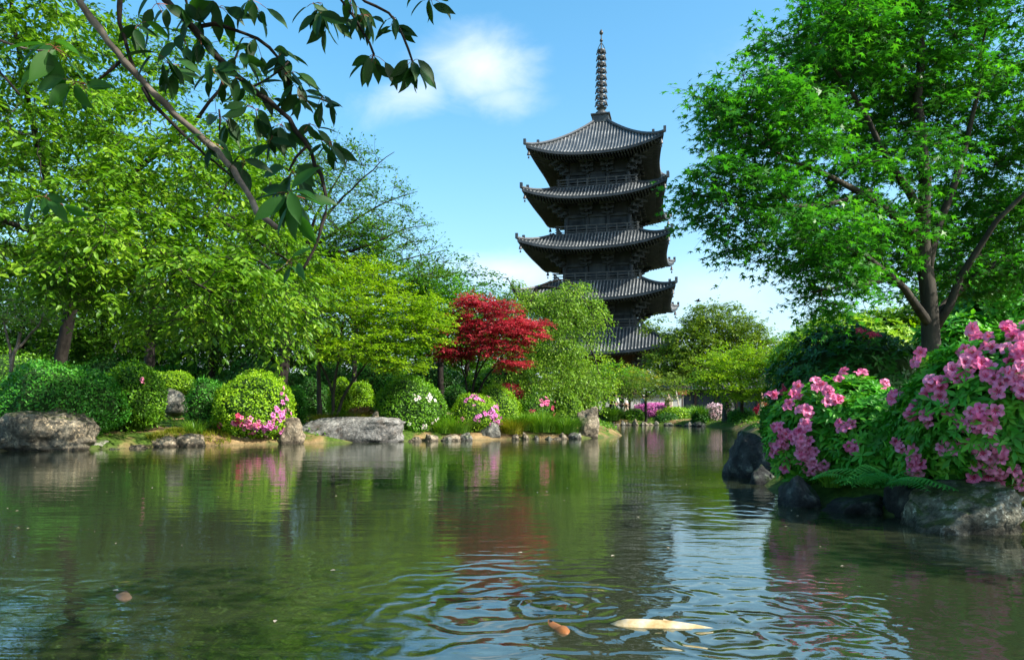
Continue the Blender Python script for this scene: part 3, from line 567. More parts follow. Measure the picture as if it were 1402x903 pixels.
tree('camphor_tree', 'large rounded olive green tree right of the pagoda foot', 'tree', [(foot(985, 68, (985, 545, 68), (985, 500, 68), (980, 460, 68)), .45, .3), (LB((985, 500, 68), (940, 470, 68)), .2, .08), (LB((985, 490, 68), (1030, 470, 68)), .2, .08)],
     [(975, 445, 68, 38, 30, 3.5), (960, 480, 67, 45, 35, 4), (1010, 470, 67, 42, 35, 4), (935, 500, 66, 25, 30, 3), (905, 500, 67, 20, 22, 2.5), (1040, 490, 68, 25, 25, 3), (925, 465, 68, 18, 16, 2), (895, 445, 69, 9, 9, 1)], 460, .7, 1.3, 10, 9, .27, OLIVE, seed=63, flat=.6, tip=.012)
tree('maple_tree', 'broad lime green maple on far shore above the pale azalea ball', 'tree', [(foot(1015, 43, (1017, 560, 43), (1015, 530, 43), (1010, 500, 43)), .13, .08), (LB((1015, 535, 43), (985, 510, 43), (960, 500, 43)), .07, .03), (LB((1015, 530, 43), (1045, 505, 43), (1075, 500, 43)), .07, .03)],
     [(1010, 500, 42.5, 55, 28, 2), (970, 515, 42.5, 28, 20, 1.5), (1060, 510, 42, 40, 30, 1.8), (1030, 535, 41.5, 55, 16, 1.5), (1085, 520, 41, 30, 30, 1.5)], 260, .35, .8, 10, 9, .16, MP_B, bark=BARKM, seed=67, flat=.15, droop=.1, sag=.15, nrand=.3)
bgtree(1150, 33, 425, 70, 50, 'yellow green tree behind the big dark mound at right', MP_B, 71, group='trees behind the right bank', n=150, size=.15, r=.75, minsep=.4)
bgtree(1230, 26, 415, 65, 45, 'bright green tree behind the near maple trunk', MP_B, 72, group='trees behind the right bank', n=130, size=.13, r=.65, minsep=.35)
bgtree(1110, 40, 440, 50, 50, 'green tree left of the yellow green one above the dark mound', MP_G, 73, group='trees behind the right bank', n=100, size=.16, r=.8)
bgtree(1330, 17, 300, 90, 110, 'shaded dark tree behind the near maple at right', CH_D, 74, group='trees behind the right bank', n=160, size=.13, r=.6, minsep=.3)
bgtree(1440, 21, 200, 110, 150, 'tall dark tree at the right edge behind the near maple', CH_M, 75, group='trees behind the right bank', n=170, size=.15, r=.7, minsep=.35)

# near maple on the right bank
tree('maple_tree', 'big green maple over the right bank azaleas with forked dark trunk', 'tree',
     [(foot(1278, 9.2, (1277, 480, 9.2), (1272, 440, 9.2), (1269, 400, 9.2), (1266, 350, 9.2), (1264, 300, 9.2), (1262, 220, 9.1), (1259, 120, 9.1), (1262, 30, 9), (1260, -60, 9)), .155, .025),
      (LB((1273, 445, 9.2), (1250, 405, 9), (1222, 380, 8.8), (1180, 345, 8.5), (1120, 325, 8.3)), .065, .012), (LB((1280, 450, 9.2), (1300, 400, 9.2), (1318, 350, 9.1), (1350, 320, 8.9), (1400, 270, 8.7), (1430, 230, 8.6)), .065, .02),
      (LB((1266, 330, 9.2), (1230, 300, 8.9), (1190, 260, 8.6), (1120, 240, 8.2), (1050, 200, 7.9)), .07, .012), (LB((1264, 300, 9.2), (1225, 240, 9), (1200, 180, 8.8), (1160, 110, 8.6), (1110, 60, 8.5)), .06, .012),
      (LB((1268, 380, 9.2), (1290, 290, 9.2), (1320, 220, 9.2), (1340, 130, 9.2), (1350, 40, 9.2)), .07, .012), (LB((1222, 380, 8.8), (1160, 390, 8.5), (1110, 400, 8.3)), .04, .01), (LB((1190, 262, 8.6), (1100, 290, 8.2), (1000, 270, 8), (950, 265, 7.9)), .04, .008),
      (LB((1278, 440, 9.2), (1340, 370, 9.6), (1400, 340, 10)), .06, .02), (LB((1268, 370, 9.2), (1230, 330, 9.8), (1180, 260, 10.3)), .06, .015)],
     [(1190, 120, 9.6, 140, 110, 1.3), (1320, 120, 10, 120, 140, 1.3), (1180, 270, 9.2, 130, 80, 1.2), (1060, 180, 8.1, 80, 60, .7), (1000, 150, 8, 50, 40, .5), (1010, 270, 8, 75, 35, .7), (1090, 320, 8.2, 75, 45, .9), (1130, 375, 8.3, 60, 30, .7), (1330, 300, 10.2, 100, 80, 1.2), (1200, 345, 9.6, 80, 40, 1), (1130, 60, 8.6, 80, 70, 1), (1300, -30, 9, 180, 60, 1.3), (1420, 200, 9.8, 80, 200, 1.3), (1350, 370, 9.6, 60, 30, .8), (965, 245, 7.9, 35, 18, .3), (1210, 30, 9.5, 110, 60, 1.2), (1135, 410, 8.3, 35, 14, .4)],
     840, .155, .42, 9, 9, .108, MP_R, bark=BARKM, tpl=ST, seed=77, single=290, smat=MP_RS, twr=.003, flat=.25, droop=.25, sag=.3, tip=.004, nrand=.45)

def rt(label, x, y, h, rx, rz_, mat, seed, n=240):
    z = gz(x, y); b0 = np.array((x, y, z-.1)); q = lambda dx, dy, dz: b0+np.array((dx, dy, dz)); rgx = np.random.default_rng(seed); th = thing('leafy_tree', label, 'tree', b0, 'trees along the right bank beyond the frame')
    d = unit(rgx.normal(size=(n, 3)))*rgx.random((n, 1))**.45; cc = q(0, 0, h)+d*np.array((rx, rx, rz_))
    mb, od = grow([(np.array([q(0, 0, 0), q(.1, 0, h*.4), q(0, .1, h)]), .16, .06), (np.array([q(.1, 0, h*.45), q(rx*.5, .3, h*.9)]), .07, .03), (np.array([q(.1, 0, h*.4), q(-rx*.5, -.3, h*.85)]), .07, .03)], cc, rgx)
    p_, d_, n_, tw_ = sprays(cc, od, .6, 8, 8, rgx); mb.build('trunk', BARK, th, smooth=True); leaves('crown', OV, p_, d_, n_, .14, mat, th)
rt('leafy tree standing on the right bank beside the lichen boulder', 9.2, 4.0, 4.6, 2.8, 1.9, CH_M, 401, 70)

# ------------------------------------------------------------------ mounded shrubs
AZ_G = leafmat('leaf_azalea_green', [(.025, .14, .01), (.05, .24, .016), (.12, .38, .025)], trans=.25, nscale=1.8)
AZ_Y = leafmat('leaf_azalea_lime', [(.10, .24, .008), (.22, .42, .01), (.38, .58, .02)], trans=.3, nscale=1.8)
AZ_M = leafmat('leaf_azalea_mid', [(.045, .15, .008), (.11, .28, .012), (.22, .44, .02)], trans=.3, nscale=1.8)
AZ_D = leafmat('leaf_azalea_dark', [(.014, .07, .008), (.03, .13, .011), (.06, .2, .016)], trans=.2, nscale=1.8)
CORE = surf('twiggy_core', [(.012, .035, .006), (.03, .08, .012)], 8, 1, .5)
def flowermat(name, c1, c2, single=False):
    return leafmat(name, [c1, tuple((a+b)/2 for a, b in zip(c1, c2)), c2], trans=.3, single=single, tint=(1.1, .9, 1), spec=.2, nscale=3)
PK = flowermat('petal_pink', (.62, .10, .30), (.85, .28, .55)); PV = flowermat('petal_orchid', (.6, .12, .42), (.85, .32, .70)); WH = flowermat('petal_white', (.75, .75, .65), (.92, .88, .85)); RDF = flowermat('petal_red', (.5, .02, .05), (.7, .08, .14)); LP = flowermat('petal_pale', (.62, .42, .46), (.85, .72, .74))
def lump(d, seed, amp):
    s = seed*1.37
    return 1+amp*(np.sin(d[:, 0]*3.1+s)*np.cos(d[:, 1]*2.7+s*2)+.6*np.sin(d[:, 2]*5.3+d[:, 0]*4+s*3)+.4*np.sin(d[:, 1]*8+d[:, 2]*7+s))
def mound(label, px0, px1, top, bot, D, mat, n=6000, size=.075, seed=1, flowers=(), group='azalea mounds on the left bank', depth=.85, amp=.08, name='azalea_bush', cat='bush', flat=.75, D_base=None, fsize=.11):
    """flowers: (px, py, spread_px, count, mat, name)"""
    rg = np.random.default_rng(seed+500); hw = (px1-px0)/2/F*D; cpx = (px0+px1)/2; zt = P(cpx, top, D)[2]; zb = P(cpx, bot, D)[2]; g = gz(*P(cpx, 0, D)[:2]); zb = min(zb, max(g, zb))
    hz = (zt-zb); cz = zb+hz*.38; rz_up = zt-cz; rz_dn = (cz-zb)*1.15; c = np.array((P(cpx, 0, D)[0], D+hw*depth*.5, cz))
    th = thing(name, label, cat, (c[0], c[1], zb), group)
    def shell(d, k):
        q = np.sign(d)*np.abs(d)**flat; q = q/np.linalg.norm(q, axis=1)[:, None]*.5+d*.5
        return c+q*np.array((hw, hw*depth, 1))*np.where(d[:, 2:] > 0, (1, 1, rz_up), (1, 1, rz_dn))*(lump(d, seed, amp)*k)[:, None]
    V, Fq = ICO[3]; np_mesh('stems', shell(V, .87), [Fq], CORE, th)
    d = unit(rg.normal(size=(n, 3))); d = d[(d[:, 1] < .55) | (d[:, 2] > .2)]; m_ = len(d); k = .9+.13*rg.random(m_)**.6; k += (rg.random(m_) < .07)*rg.uniform(0, .10, m_)
    pos = shell(d, k); dirs = d*.25+rg.normal(size=(m_, 3))*.9; nrm = d*1.0+rg.normal(size=(m_, 3))*.4+np.array((0, 0, .45))
    leaves('foliage', DI, pos, dirs, nrm, size*rg.uniform(.7, 1.3, m_), mat, th)
    for (fx, fy, sx, sy, cnt, fm) in flowers:
        # blooms sit on the mound's own surface where the photograph shows them
        us = fx+rg.normal(size=cnt)*sx*.5; vs = fy+rg.normal(size=cnt)*sy*.5; dd = unit(rg.normal(size=(5000, 3))); dd = dd[dd[:, 1] < .35]; sp = shell(dd, np.full(len(dd), 1.02)); pu = CX+sp[:, 0]/sp[:, 1]*F; pv = HY-(sp[:, 2]-CH)/sp[:, 1]*F
        for u, v in zip(us, vs):
            i = int(np.argmin((pu-u)**2+(pv-v)**2+(sp[:, 1]-c[1]+hw)*2)); q = sp[i]; nn = Vector(unit(dd[i]+rg.normal(size=3)*.35)); rot = nn.to_track_quat('Z', 'Y').to_matrix() @ Matrix.Rotation(rg.random()*6, 3, 'Z')
            share('blossom', blossom_mesh(fm), th, q, rot, fsize*rg.uniform(.9, 1.7)*(.75 if fm is WHs else 1))
    return th
BM = {}
THROAT = leafmat('petal_throat', [(.55, .03, .12), (.7, .06, .2), (.8, .12, .28)], trans=.2, single=True)
def blossom_mesh(mat):
    if mat.name not in BM:
        me = bpy.data.meshes.new('blossom'); me.from_pydata([tuple(v) for v in BL[0]], [], [tuple(int(q) for q in f) for a in BL[1] for f in a]); me.materials.append(mat); me.materials.append(THROAT)
        for p in me.polygons:
            if 0 in p.vertices: p.material_index = 1
        BM[mat.name] = me
    return BM[mat.name]
PKs = flowermat('petal_pink_single', (.84, .12, .33), (.96, .40, .60), True); PVs = flowermat('petal_orchid_single', (.6, .12, .42), (.85, .34, .72), True); WHs = flowermat('petal_white_single', (.75, .75, .65), (.92, .88, .85), True); RDs = flowermat('petal_red_single', (.5, .03, .08), (.7, .1, .2), True); LPs = flowermat('petal_pale_single', (.62, .42, .46), (.85, .72, .74), True)
mound('big deep green clipped mound behind the large tan boulder', -22, 140, 491, 603, 18.8, AZ_G, 15000, .085, 1)
mound('green mound with two lone pink blooms left of the sandy slope', 130, 217, 496, 585, 20.5, AZ_M, 9000, .085, 2, [(195, 521, 4, 4, 2, PKs), (171, 571, 4, 3, 2, RDs)])
mound('low bright lime mound behind the weathered grey block', 203, 262, 507, 540, 25, AZ_Y, 4500, .075, 3)
mound('dark green bush between sandy slope and pink edged mound', 248, 312, 518, 592, 22.3, AZ_G, 5000, .07, 4)
mound('lime yellow azalea mound edged with bright pink blooms at lower right', 280, 394, 510, 600, 21.3, AZ_Y, 11000, .082, 5,
      [(345, 580, 34, 10, 26, PKs), (382, 568, 12, 14, 20, PVs), (366, 586, 26, 10, 22, PVs), (388, 545, 5, 12, 6, PVs), (298, 580, 8, 5, 3, RDs), (326, 578, 8, 10, 6, RDs), (287, 607, 3, 3, 1, PKs)])
mound('small deep green round bush right behind the pink edged mound', 380, 417, 526, 577, 25, AZ_G, 4000, .07, 6)
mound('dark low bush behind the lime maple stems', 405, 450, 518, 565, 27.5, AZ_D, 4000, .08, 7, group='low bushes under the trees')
mound('lime clipped bush just right of the lime maple stems', 446, 483, 519, 568, 26, AZ_Y, 4500, .07, 8)
mound('round lime clipped bush between maple stems and white flowered mound', 472, 510, 521, 563, 26.5, AZ_Y, 4500, .07, 9)
mound('tall round green mound speckled with white blooms on its right', 510, 605, 513, 600, 24.3, AZ_M, 11000, .082, 10, [(592, 541, 10, 12, 9, WHs), (575, 541, 8, 6, 4, WHs), (584, 585, 16, 14, 12, WHs), (545, 577, 20, 5, 5, WHs), (597, 575, 6, 14, 6, WHs)])
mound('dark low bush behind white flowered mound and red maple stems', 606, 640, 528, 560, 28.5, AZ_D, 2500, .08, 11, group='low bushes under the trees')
mound('small lime azalea covered in orchid pink blooms above grey wedge rock', 616, 684, 537, 594, 25, AZ_Y, 6500, .06, 12, [(678, 573, 9, 20, 34, PVs), (652, 546, 20, 9, 14, PVs), (657, 570, 12, 6, 8, PVs), (635, 576, 9, 5, 5, PKs), (676, 556, 6, 8, 6, PVs)])
mound('smooth lime green mound behind the orchid pink azalea', 646, 713, 528, 590, 26.2, AZ_Y, 6500, .065, 13)
mound('green mound with a salmon pink streak of blooms on its right', 706, 764, 537, 585, 27, AZ_M, 5500, .065, 14, [(748, 550, 12, 7, 14, PKs), (758, 562, 5, 10, 8, RDs), (729, 563, 5, 5, 3, RDs)])
mound('low red leaved bush above the smooth lime mound', 683, 716, 524, 552, 28, RED, 2500, .07, 15, name='red_shrub', group='low bushes under the trees')
mound('leafy light green bush between salmon pink streak and upright rock', 755, 800, 535, 598, 27, WEEP, 5500, .085, 16, amp=.1, name='leafy_bush')
mound('pale leafy shrub right behind the top of the upright rock', 796, 816, 540, 585, 28.5, AZ_M, 2500, .085, 17, amp=.1, name='leafy_bush')
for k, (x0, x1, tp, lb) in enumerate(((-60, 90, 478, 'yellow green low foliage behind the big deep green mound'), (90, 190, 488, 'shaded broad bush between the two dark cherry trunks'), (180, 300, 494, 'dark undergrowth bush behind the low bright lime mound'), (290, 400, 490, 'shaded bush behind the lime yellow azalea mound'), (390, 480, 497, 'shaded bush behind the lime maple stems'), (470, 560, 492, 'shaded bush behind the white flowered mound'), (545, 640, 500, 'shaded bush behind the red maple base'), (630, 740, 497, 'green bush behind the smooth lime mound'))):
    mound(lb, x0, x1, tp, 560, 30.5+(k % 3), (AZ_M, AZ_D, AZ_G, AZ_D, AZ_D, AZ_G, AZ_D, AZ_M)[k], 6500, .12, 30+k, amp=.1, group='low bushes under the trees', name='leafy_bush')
# far shore shrubs
GF = 'shrubs on the far shore'
mound('low clipped dome on far shore left of the thin trunk', 852, 884, 560, 580, 50, AZ_M, 2500, .12, 51, group=GF)
mound('wide bank of bright pink azaleas on the far shore', 868, 925, 551, 576, 52, PV, 7000, .13, 52, group=GF)
mound('yellow green hedge right of the pink bank on far shore', 903, 955, 557, 574, 50.5, AZ_Y, 4500, .12, 53, group=GF)
mound('small dark shrub on far shore before the yellow green hedge', 898, 932, 566, 582, 49.6, AZ_D, 2000, .12, 54, group=GF)
mound('dark upright reedy bush left of the pale azalea ball', 948, 972, 560, 590, 46.5, AZ_D, 2500, .15, 55, group=GF, amp=.1, name='leafy_bush')
mound('ball of pale lilac white azalea blooms on far shore', 966, 1000, 552, 581, 46.8, LP, 5000, .11, 56, group=GF)
mound('clipped dark green dome right of the standing stone', 999, 1037, 559, 586, 43, AZ_G, 4000, .1, 57, group=GF)
mound('sprawling light green shrub below the dark clipped dome', 1020, 1062, 570, 592, 40, WEEP, 4000, .12, 58, group=GF, amp=.12, name='leafy_bush')
mound('reddish azalea row behind the clipped dark dome', 1035, 1062, 552, 575, 47, RDF, 2500, .12, 59, group=GF)
mound('green shrub on the right bank left above the large dark rock', 1045, 1085, 550, 600, 17, AZ_G, 5000, .07, 60, amp=.1, group=GF, name='leafy_bush')
mound('dark clipped bush at far shore left corner', 820, 852, 556, 580, 51.5, AZ_M, 2000, .13, 61, group=GF)

# ------------------------------------------------------------------ near azaleas on the right bank
NA = [(.025, .17, .014), (.07, .34, .025), (.22, .56, .04)]
NEAR = leafmat('leaf_near_azalea', NA, trans=.3, nscale=2.5); NEARS = leafmat('leaf_near_azalea_single', NA, trans=.3, single=True, nscale=2.5)
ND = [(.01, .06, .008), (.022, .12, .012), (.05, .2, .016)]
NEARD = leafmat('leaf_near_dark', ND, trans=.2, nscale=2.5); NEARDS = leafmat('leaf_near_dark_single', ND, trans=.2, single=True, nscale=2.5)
def near_bush(label, lobes, nros, size, mat, smat, seed, blooms, name='azalea_bush', single=260, fsize=.118, fmat=PKs):
    """lobes: (px, py, D, rx_px, ry_px, rd_m)"""
    rg = np.random.default_rng(seed); cs = [(P(*l[:3]), np.array((l[3]*l[2]/F, l[5], l[4]*l[2]/F))) for l in lobes]
    c0 = cs[0][0]; th = thing(name, label, 'bush', (c0[0], c0[1], gz(c0[0], c0[1])), 'flowering bushes on the right bank')
    mb = MB(); pos = []; nr = []
    for k, (c, r) in enumerate(cs):
        V, Fq = ICO[3]; mb.add(c+V*r*.84*lump(V, seed+k, .05)[:, None], [Fq])
        n = int(nros*np.prod(r)**(2/3)/sum(np.prod(q[1])**(2/3) for q in cs)); d = unit(rg.normal(size=(n, 3))); d = d[d[:, 1] < .6]; kk = .85+.18*rg.random(len(d))
        pos.append(c+d*r*(lump(d, seed+k, .06)*kk)[:, None]); nr.append(unit(d/r*np.mean(r)+np.array((0, 0, .5))+rg.normal(size=d.shape)*.35))
    pos = np.concatenate(pos); nr = np.concatenate(nr); ok = np.ones(len(pos), bool)
    for c, r in cs: ok &= (((pos-c)/r)**2).sum(1) > .62
    pos, nr = pos[ok], nr[ok]; mb.build('stems', CORE, th, smooth=True)
    ax = unit(np.cross(nr, rg.normal(size=nr.shape)))
    leaves('foliage', RO, pos, ax, nr, size*rg.uniform(.7, 1.25, len(pos)), mat, th, single, smat, 'leaf_rosette')
    me = blossom_mesh(fmat)
    # surface samples in view, for the blooms
    sp = []; sn = []
    for c, r in cs:
        d = unit(rg.normal(size=(6000, 3))); d = d[d[:, 1] < .3]; q = c+d*r*1.03; ins = np.zeros(len(q), bool)
        for c2, r2 in cs:
            if c2 is not c: ins |= (((q-c2)/r2)**2).sum(1) < .95
        sp.append(q[~ins]); sn.append(d[~ins])
    sp = np.concatenate(sp); sn = np.concatenate(sn); pu = CX+sp[:, 0]/sp[:, 1]*F; pv = HY-(sp[:, 2]-CH)/sp[:, 1]*F
    for (fx, fy, sx, sy, cnt) in blooms:
        for _ in range(max(1, round(cnt*.95))):
            u, v = fx+rg.uniform(-1, 1)*sx, fy+rg.uniform(-1, 1)*sy; i = int(np.argmin((pu-u)**2+(pv-v)**2+sp[:, 1]*3)); toc = unit(np.array((0, 0, CH))-sp[i])
            off = (u-pu[i])/F*sp[i][1], 0, -(v-pv[i])/F*sp[i][1]
            nn = Vector(unit(sn[i]*.6+toc*.7+rg.normal(size=3)*.45)); rot = nn.to_track_quat('Z', 'Y').to_matrix() @ Matrix.Rotation(rg.random()*6, 3, 'Z')
            share('blossom', me, th, sp[i]+np.array(off)*.8+sn[i]*rg.uniform(-.02, .05), rot, fsize*rg.uniform(.8, 1.15))
    return th
near_bush('biggest azalea bush at right edge crowded with large pink blooms', [(1350, 560, 6.4, 105, 92, .75), (1430, 530, 6.2, 120, 85, .8), (1290, 590, 6.7, 60, 80, .5)], 4200, .115, NEAR, NEARS, 81,
    [(1370, 468, 38, 20, 26), (1320, 490, 20, 12, 9), (1400, 480, 15, 25, 10), (1262, 492, 6, 8, 4), (1345, 505, 40, 16, 22), (1385, 520, 20, 18, 12), (1278, 533, 18, 10, 8), (1232, 540, 5, 14, 5), (1340, 575, 24, 14, 16), (1350, 593, 14, 10, 6), (1302, 612, 14, 6, 6), (1256, 632, 9, 20, 13), (1232, 608, 4, 7, 3), (1336, 605, 14, 9, 8), (1355, 630, 20, 18, 18), (1352, 660, 20, 10, 8), (1392, 650, 7, 12, 5), (1256, 562, 6, 7, 3), (1280, 573, 7, 6, 3), (1305, 562, 5, 5, 2), (1398, 535, 8, 12, 6)])
near_bush('azalea bush with scattered pink blooms left of the biggest azalea bush', [(1150, 590, 8.2, 88, 70, .65), (1210, 605, 7.6, 70, 68, .5), (1105, 605, 8.3, 52, 55, .4)], 3300, .12, NEAR, NEARS, 83,
    [(1152, 517, 7, 6, 3), (1122, 530, 8, 8, 5), (1093, 538, 8, 7, 4), (1148, 545, 16, 8, 10), (1206, 527, 6, 7, 3), (1180, 515, 7, 4, 3), (1083, 560, 5, 5, 2), (1103, 560, 7, 6, 4), (1158, 584, 7, 8, 4), (1098, 600, 18, 20, 22), (1075, 595, 14, 14, 10), (1070, 617, 10, 14, 8), (1098, 630, 24, 12, 14), (1120, 640, 18, 8, 8), (1170, 612, 8, 5, 3), (1062, 540, 5, 8, 3)], fsize=.128)
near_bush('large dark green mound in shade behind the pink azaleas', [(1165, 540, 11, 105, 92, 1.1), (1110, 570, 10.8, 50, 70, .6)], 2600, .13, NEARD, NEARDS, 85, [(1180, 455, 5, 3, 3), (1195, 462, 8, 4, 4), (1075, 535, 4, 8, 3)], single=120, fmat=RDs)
near_bush('dark bushes behind the maple trunk at the right edge', [(1360, 440, 12.5, 75, 55, 1.0), (1420, 410, 12.5, 70, 60, 1.0), (1310, 475, 12, 50, 40, .7)], 2200, .19, NEAR, NEARS, 87, [], single=60, name='leafy_bush')
near_bush('lime green shrub between dark mound and maple trunk', [(1180, 470, 17, 90, 40, 1.2), (1110, 490, 17, 50, 35, 1)], 2600, .16, AZ_Y, leafmat('leaf_lime_single', [(.07, .2, .008), (.16, .34, .01), (.3, .48, .015)], single=True), 89, [], single=40, name='leafy_bush')

# fern, grasses
FERN = leafmat('leaf_fern', [(.04, .25, .04), (.07, .38, .06), (.14, .52, .08)], trans=.35, single=True)
def fern(label, base, n, length, seed):
    rg = np.random.default_rng(seed); th = thing('fern', label, 'fern', base, 'plants at the foot of the azaleas')
    for k in range(n):
        a = -math.pi/2+(k-(n-1)/2)/(n-1)*math.pi*1.25+rg.normal()*.12; d = np.array((math.cos(a), math.sin(a), 0)); l = length*rg.uniform(.7, 1.1); mb = MB()
        s = np.linspace(0, 1, 9)[:, None]; el_ = rg.uniform(.5, 1.3); mid = np.array(base)+d*s*l+np.array((0, 0, 1))*(el_*s*l-.85*el_*s*s*l*1.1)
        mb.tube(mid, np.linspace(.005, .0015, 9), 4)
        side = np.cross(d, (0, 0, 1)); np_ = 16; V = []; Q = []
        for i in range(np_):
            t_ = .1+.9*i/np_; p = np.array([np.interp(t_, s[:, 0], mid[:, q]) for q in range(3)]); ll = l*.27*math.sin(math.pi*min(1, (t_*.85+.12)))**.8
            for sg in (-1, 1):
                dd = unit(side*sg+d*.45+np.array((0, 0, -.25))); w = d*l*.019; kk = len(V)
                for z in range(3):
                    q0 = p+dd*ll*z/3; V += [q0-w*(1-z*.25), q0+w*(1-z*.25)]
                V += [p+dd*ll]; Q += [(kk, kk+1, kk+3, kk+2), (kk+2, kk+3, kk+5, kk+4)]; mb.add(np.array(V[kk:]), [np.array([(0, 1, 3, 2), (2, 3, 5, 4)]), np.array([(4, 5, 6)])])
        mb.build('frond', FERN, th)
b = P(1200, 660, 6.72); fern('bright green fern with arching fronds beneath the near azaleas', (b[0], b[1]-.15, .3), 15, .62, 5)
b = P(1160, 650, 7.05); fern('smaller fern left of the large one at rock edge', (b[0], b[1]-.15, .3), 11, .46, 6)
GRS = leafmat('blade_green', [(.035, .12, .01), (.10, .25, .015), (.26, .42, .04)], trans=.3)
GRY = leafmat('blade_yellow', [(.15, .2, .01), (.3, .3, .02), (.45, .36, .05)], trans=.3)
def blades(mb, x, y, z, n, h, spread, rg, wd=.012):
    V = []; 
    a = rg.random(n)*6.283; sp = rg.random(n)**.7*spread*.6; b0 = np.stack([x+np.cos(a)*sp, y+np.sin(a)*sp, np.full(n, z)], 1); hh = h*rg.uniform(.6, 1.1, n); lean = rg.uniform(.2, 1.5, n)**1.2*spread; d = np.stack([np.cos(a), np.sin(a), a*0], 1)
    sd = np.stack([-np.sin(a), np.cos(a), a*0], 1); pts = []
    for t_, w in ((0, 1), (.35, .9), (.7, .6), (1, 0)):
        p = b0+d*(lean*t_**1.8)[:, None]+np.array((0, 0, 1))*(hh*(t_*1.45-.45*t_**2.2))[:, None]
        if w: pts += [p-sd*wd*w, p+sd*wd*w]
        else: pts.append(p)
    V = np.stack(pts, 1).reshape(-1, 3); off = (np.arange(n)*7)[:, None, None]
    mb.add(V, [(np.array([(0, 1, 3, 2), (2, 3, 5, 4)])[None]+off).reshape(-1, 4), (np.array([(4, 5, 6)])[None]+off).reshape(-1, 3)])
def tuft(label, px, py, D, n, h, spread, seed, mat=GRS, group='grass clumps on the left bank', wd=.012):
    rg = np.random.default_rng(seed); b = P(px, py, D); z = max(b[2], gz(b[0], b[1])); h *= .85; wd *= .8; mb = MB(); blades(mb, b[0], b[1], z-.03, n, h, spread, rg, wd)
    o = mb.build('grass_clump', mat, origin=(b[0], b[1], z-.03), rnd=np.repeat(rg.random(n), 7)); return tag(o, label, 'grass', group)
tuft('clump of long green grass between white flowered mound and orchid azalea', 627, 598, 24.7, 500, .75, .75, 1)
tuft('small grass clump at foot of the white flowered mound', 606, 600, 24.4, 220, .5, .5, 2)
tuft('yellow tinged grass clump right of the grey wedge rock', 702, 596, 25.2, 400, .65, .6, 3, GRY)
tuft('green grass clump behind the yellow tinged one', 716, 588, 25.7, 500, .75, .7, 4)
tuft('wide clump of arching grass below the salmon pink streak', 742, 594, 25.7, 600, .9, .85, 5)
tuft('grass clump hanging over stones left of upright rock', 775, 594, 25.9, 500, .75, .75, 6)
tuft('thin grass between pink edged mound and pale upright rock', 268, 592, 21, 180, .5, .5, 7)
tuft('short yellowish grass on top of the bank behind long slab', 440, 575, 24, 260, .3, .5, 8, GRY)
tuft('low green grass at lime maple stems', 465, 572, 24.6, 400, .35, .8, 9)
tuft('sparse grass by the dry leaf pile', 490, 574, 24.6, 250, .3, .7, 10, GRY)
tuft('small leafy tuft hanging above water left of fern', 1138, 662, 7.5, 130, .22, .2, 11, group='plants at the foot of the azaleas', wd=.008)
tuft('bluish green reed clump on far shore left of clipped dome', 838, 580, 49.5, 400, 1.1, .9, 12, group=GF, wd=.03)
tuft('spiky reed clump on far shore near the pale azalea ball', 957, 583, 47, 350, 1.3, .7, 13, group=GF, wd=.03)
# grass on the sandy slope, and ground cover
rg = np.random.default_rng(3); mb = MB(); cnt = 0
for k in range(420):
    x, y = rg.uniform(-10.2, -8.2), rg.uniform(19.7, 21.6)
    if sdist([(x, y)])[0] < .05: continue
    blades(mb, x, y, gz(x, y), 6, .12, .1, rg, .008); cnt += 6
mb.build('grass', leafmat('blade_lawn', [(.10, .16, .01), (.22, .27, .015), (.36, .34, .03)]), kind='stuff', rnd=np.repeat(rg.random(cnt), 7))
pos = []; 
while len(pos) < 26000:
    q = np.column_stack([rg.uniform(-26, 26, 4000), rg.uniform(8, 62, 4000)]); s = sdist(q); near = (s > .25) & (s < 9) & ~((q[:, 0] > -10.5) & (q[:, 0] < -7.9) & (q[:, 1] < 24)); q = q[near]; pos += list(np.column_stack([q, ground_z(q)+.02+rg.random(len(q))*.12]))
pos = np.array(pos); V, Fs, k = scatter(DI, pos, rg.normal(size=pos.shape)*np.array((1, 1, .5)), np.array((0, 0, 1.))+rg.normal(size=pos.shape)*.4, rg.uniform(.1, .2, len(pos)))
np_mesh('ground_cover', V, Fs, CH_M, rnd=np.repeat(rg.random(len(pos)), k), kind='stuff')
c = P(497, 566, 25); d = unit(rg.normal(size=(700, 3))); d[:, 2] = np.abs(d[:, 2]); pos = c+d*np.array((.55, .35, .22))*rg.random((700, 1))**.3
V, Fs, k = scatter(DI, pos, rg.normal(size=pos.shape), d+rg.normal(size=pos.shape)*.5, .12)
tag(np_mesh('leaf_pile', V, Fs, leafmat('leaf_dry', [(.12, .05, .02), (.28, .14, .06), (.42, .26, .14)], trans=.1), origin=c, rnd=np.repeat(rg.random(700), k)), 'heap of dry brown leaves beside the lime clipped bushes', 'leaf pile')
# far belt of woodland beyond the garden
pos = []
for k in range(900):
    a = rg.uniform(-1.2, 1.2); rr = rg.uniform(115, 150); hgt = 6+2.2*math.sin(a*9)+1.5*math.sin(a*23+1); pos.append((rr*math.sin(a), rr*math.cos(a), gz(0, 140)+rg.random()*hgt))
pos = np.repeat(np.array(pos), 45, 0); pos = pos+rg.normal(size=pos.shape)*np.array((2.2, 2.2, 1.0)); pos[:, 2] = np.maximum(pos[:, 2], .6)
V, Fs, k = scatter(DI, pos, rg.normal(size=pos.shape), np.array((0, -.4, 1.))+rg.normal(size=pos.shape)*.6, rg.uniform(.7, 1.3, len(pos)))
np_mesh('far_woods', V, Fs, CH_D, rnd=np.repeat(rg.random(len(pos)), k), kind='stuff')

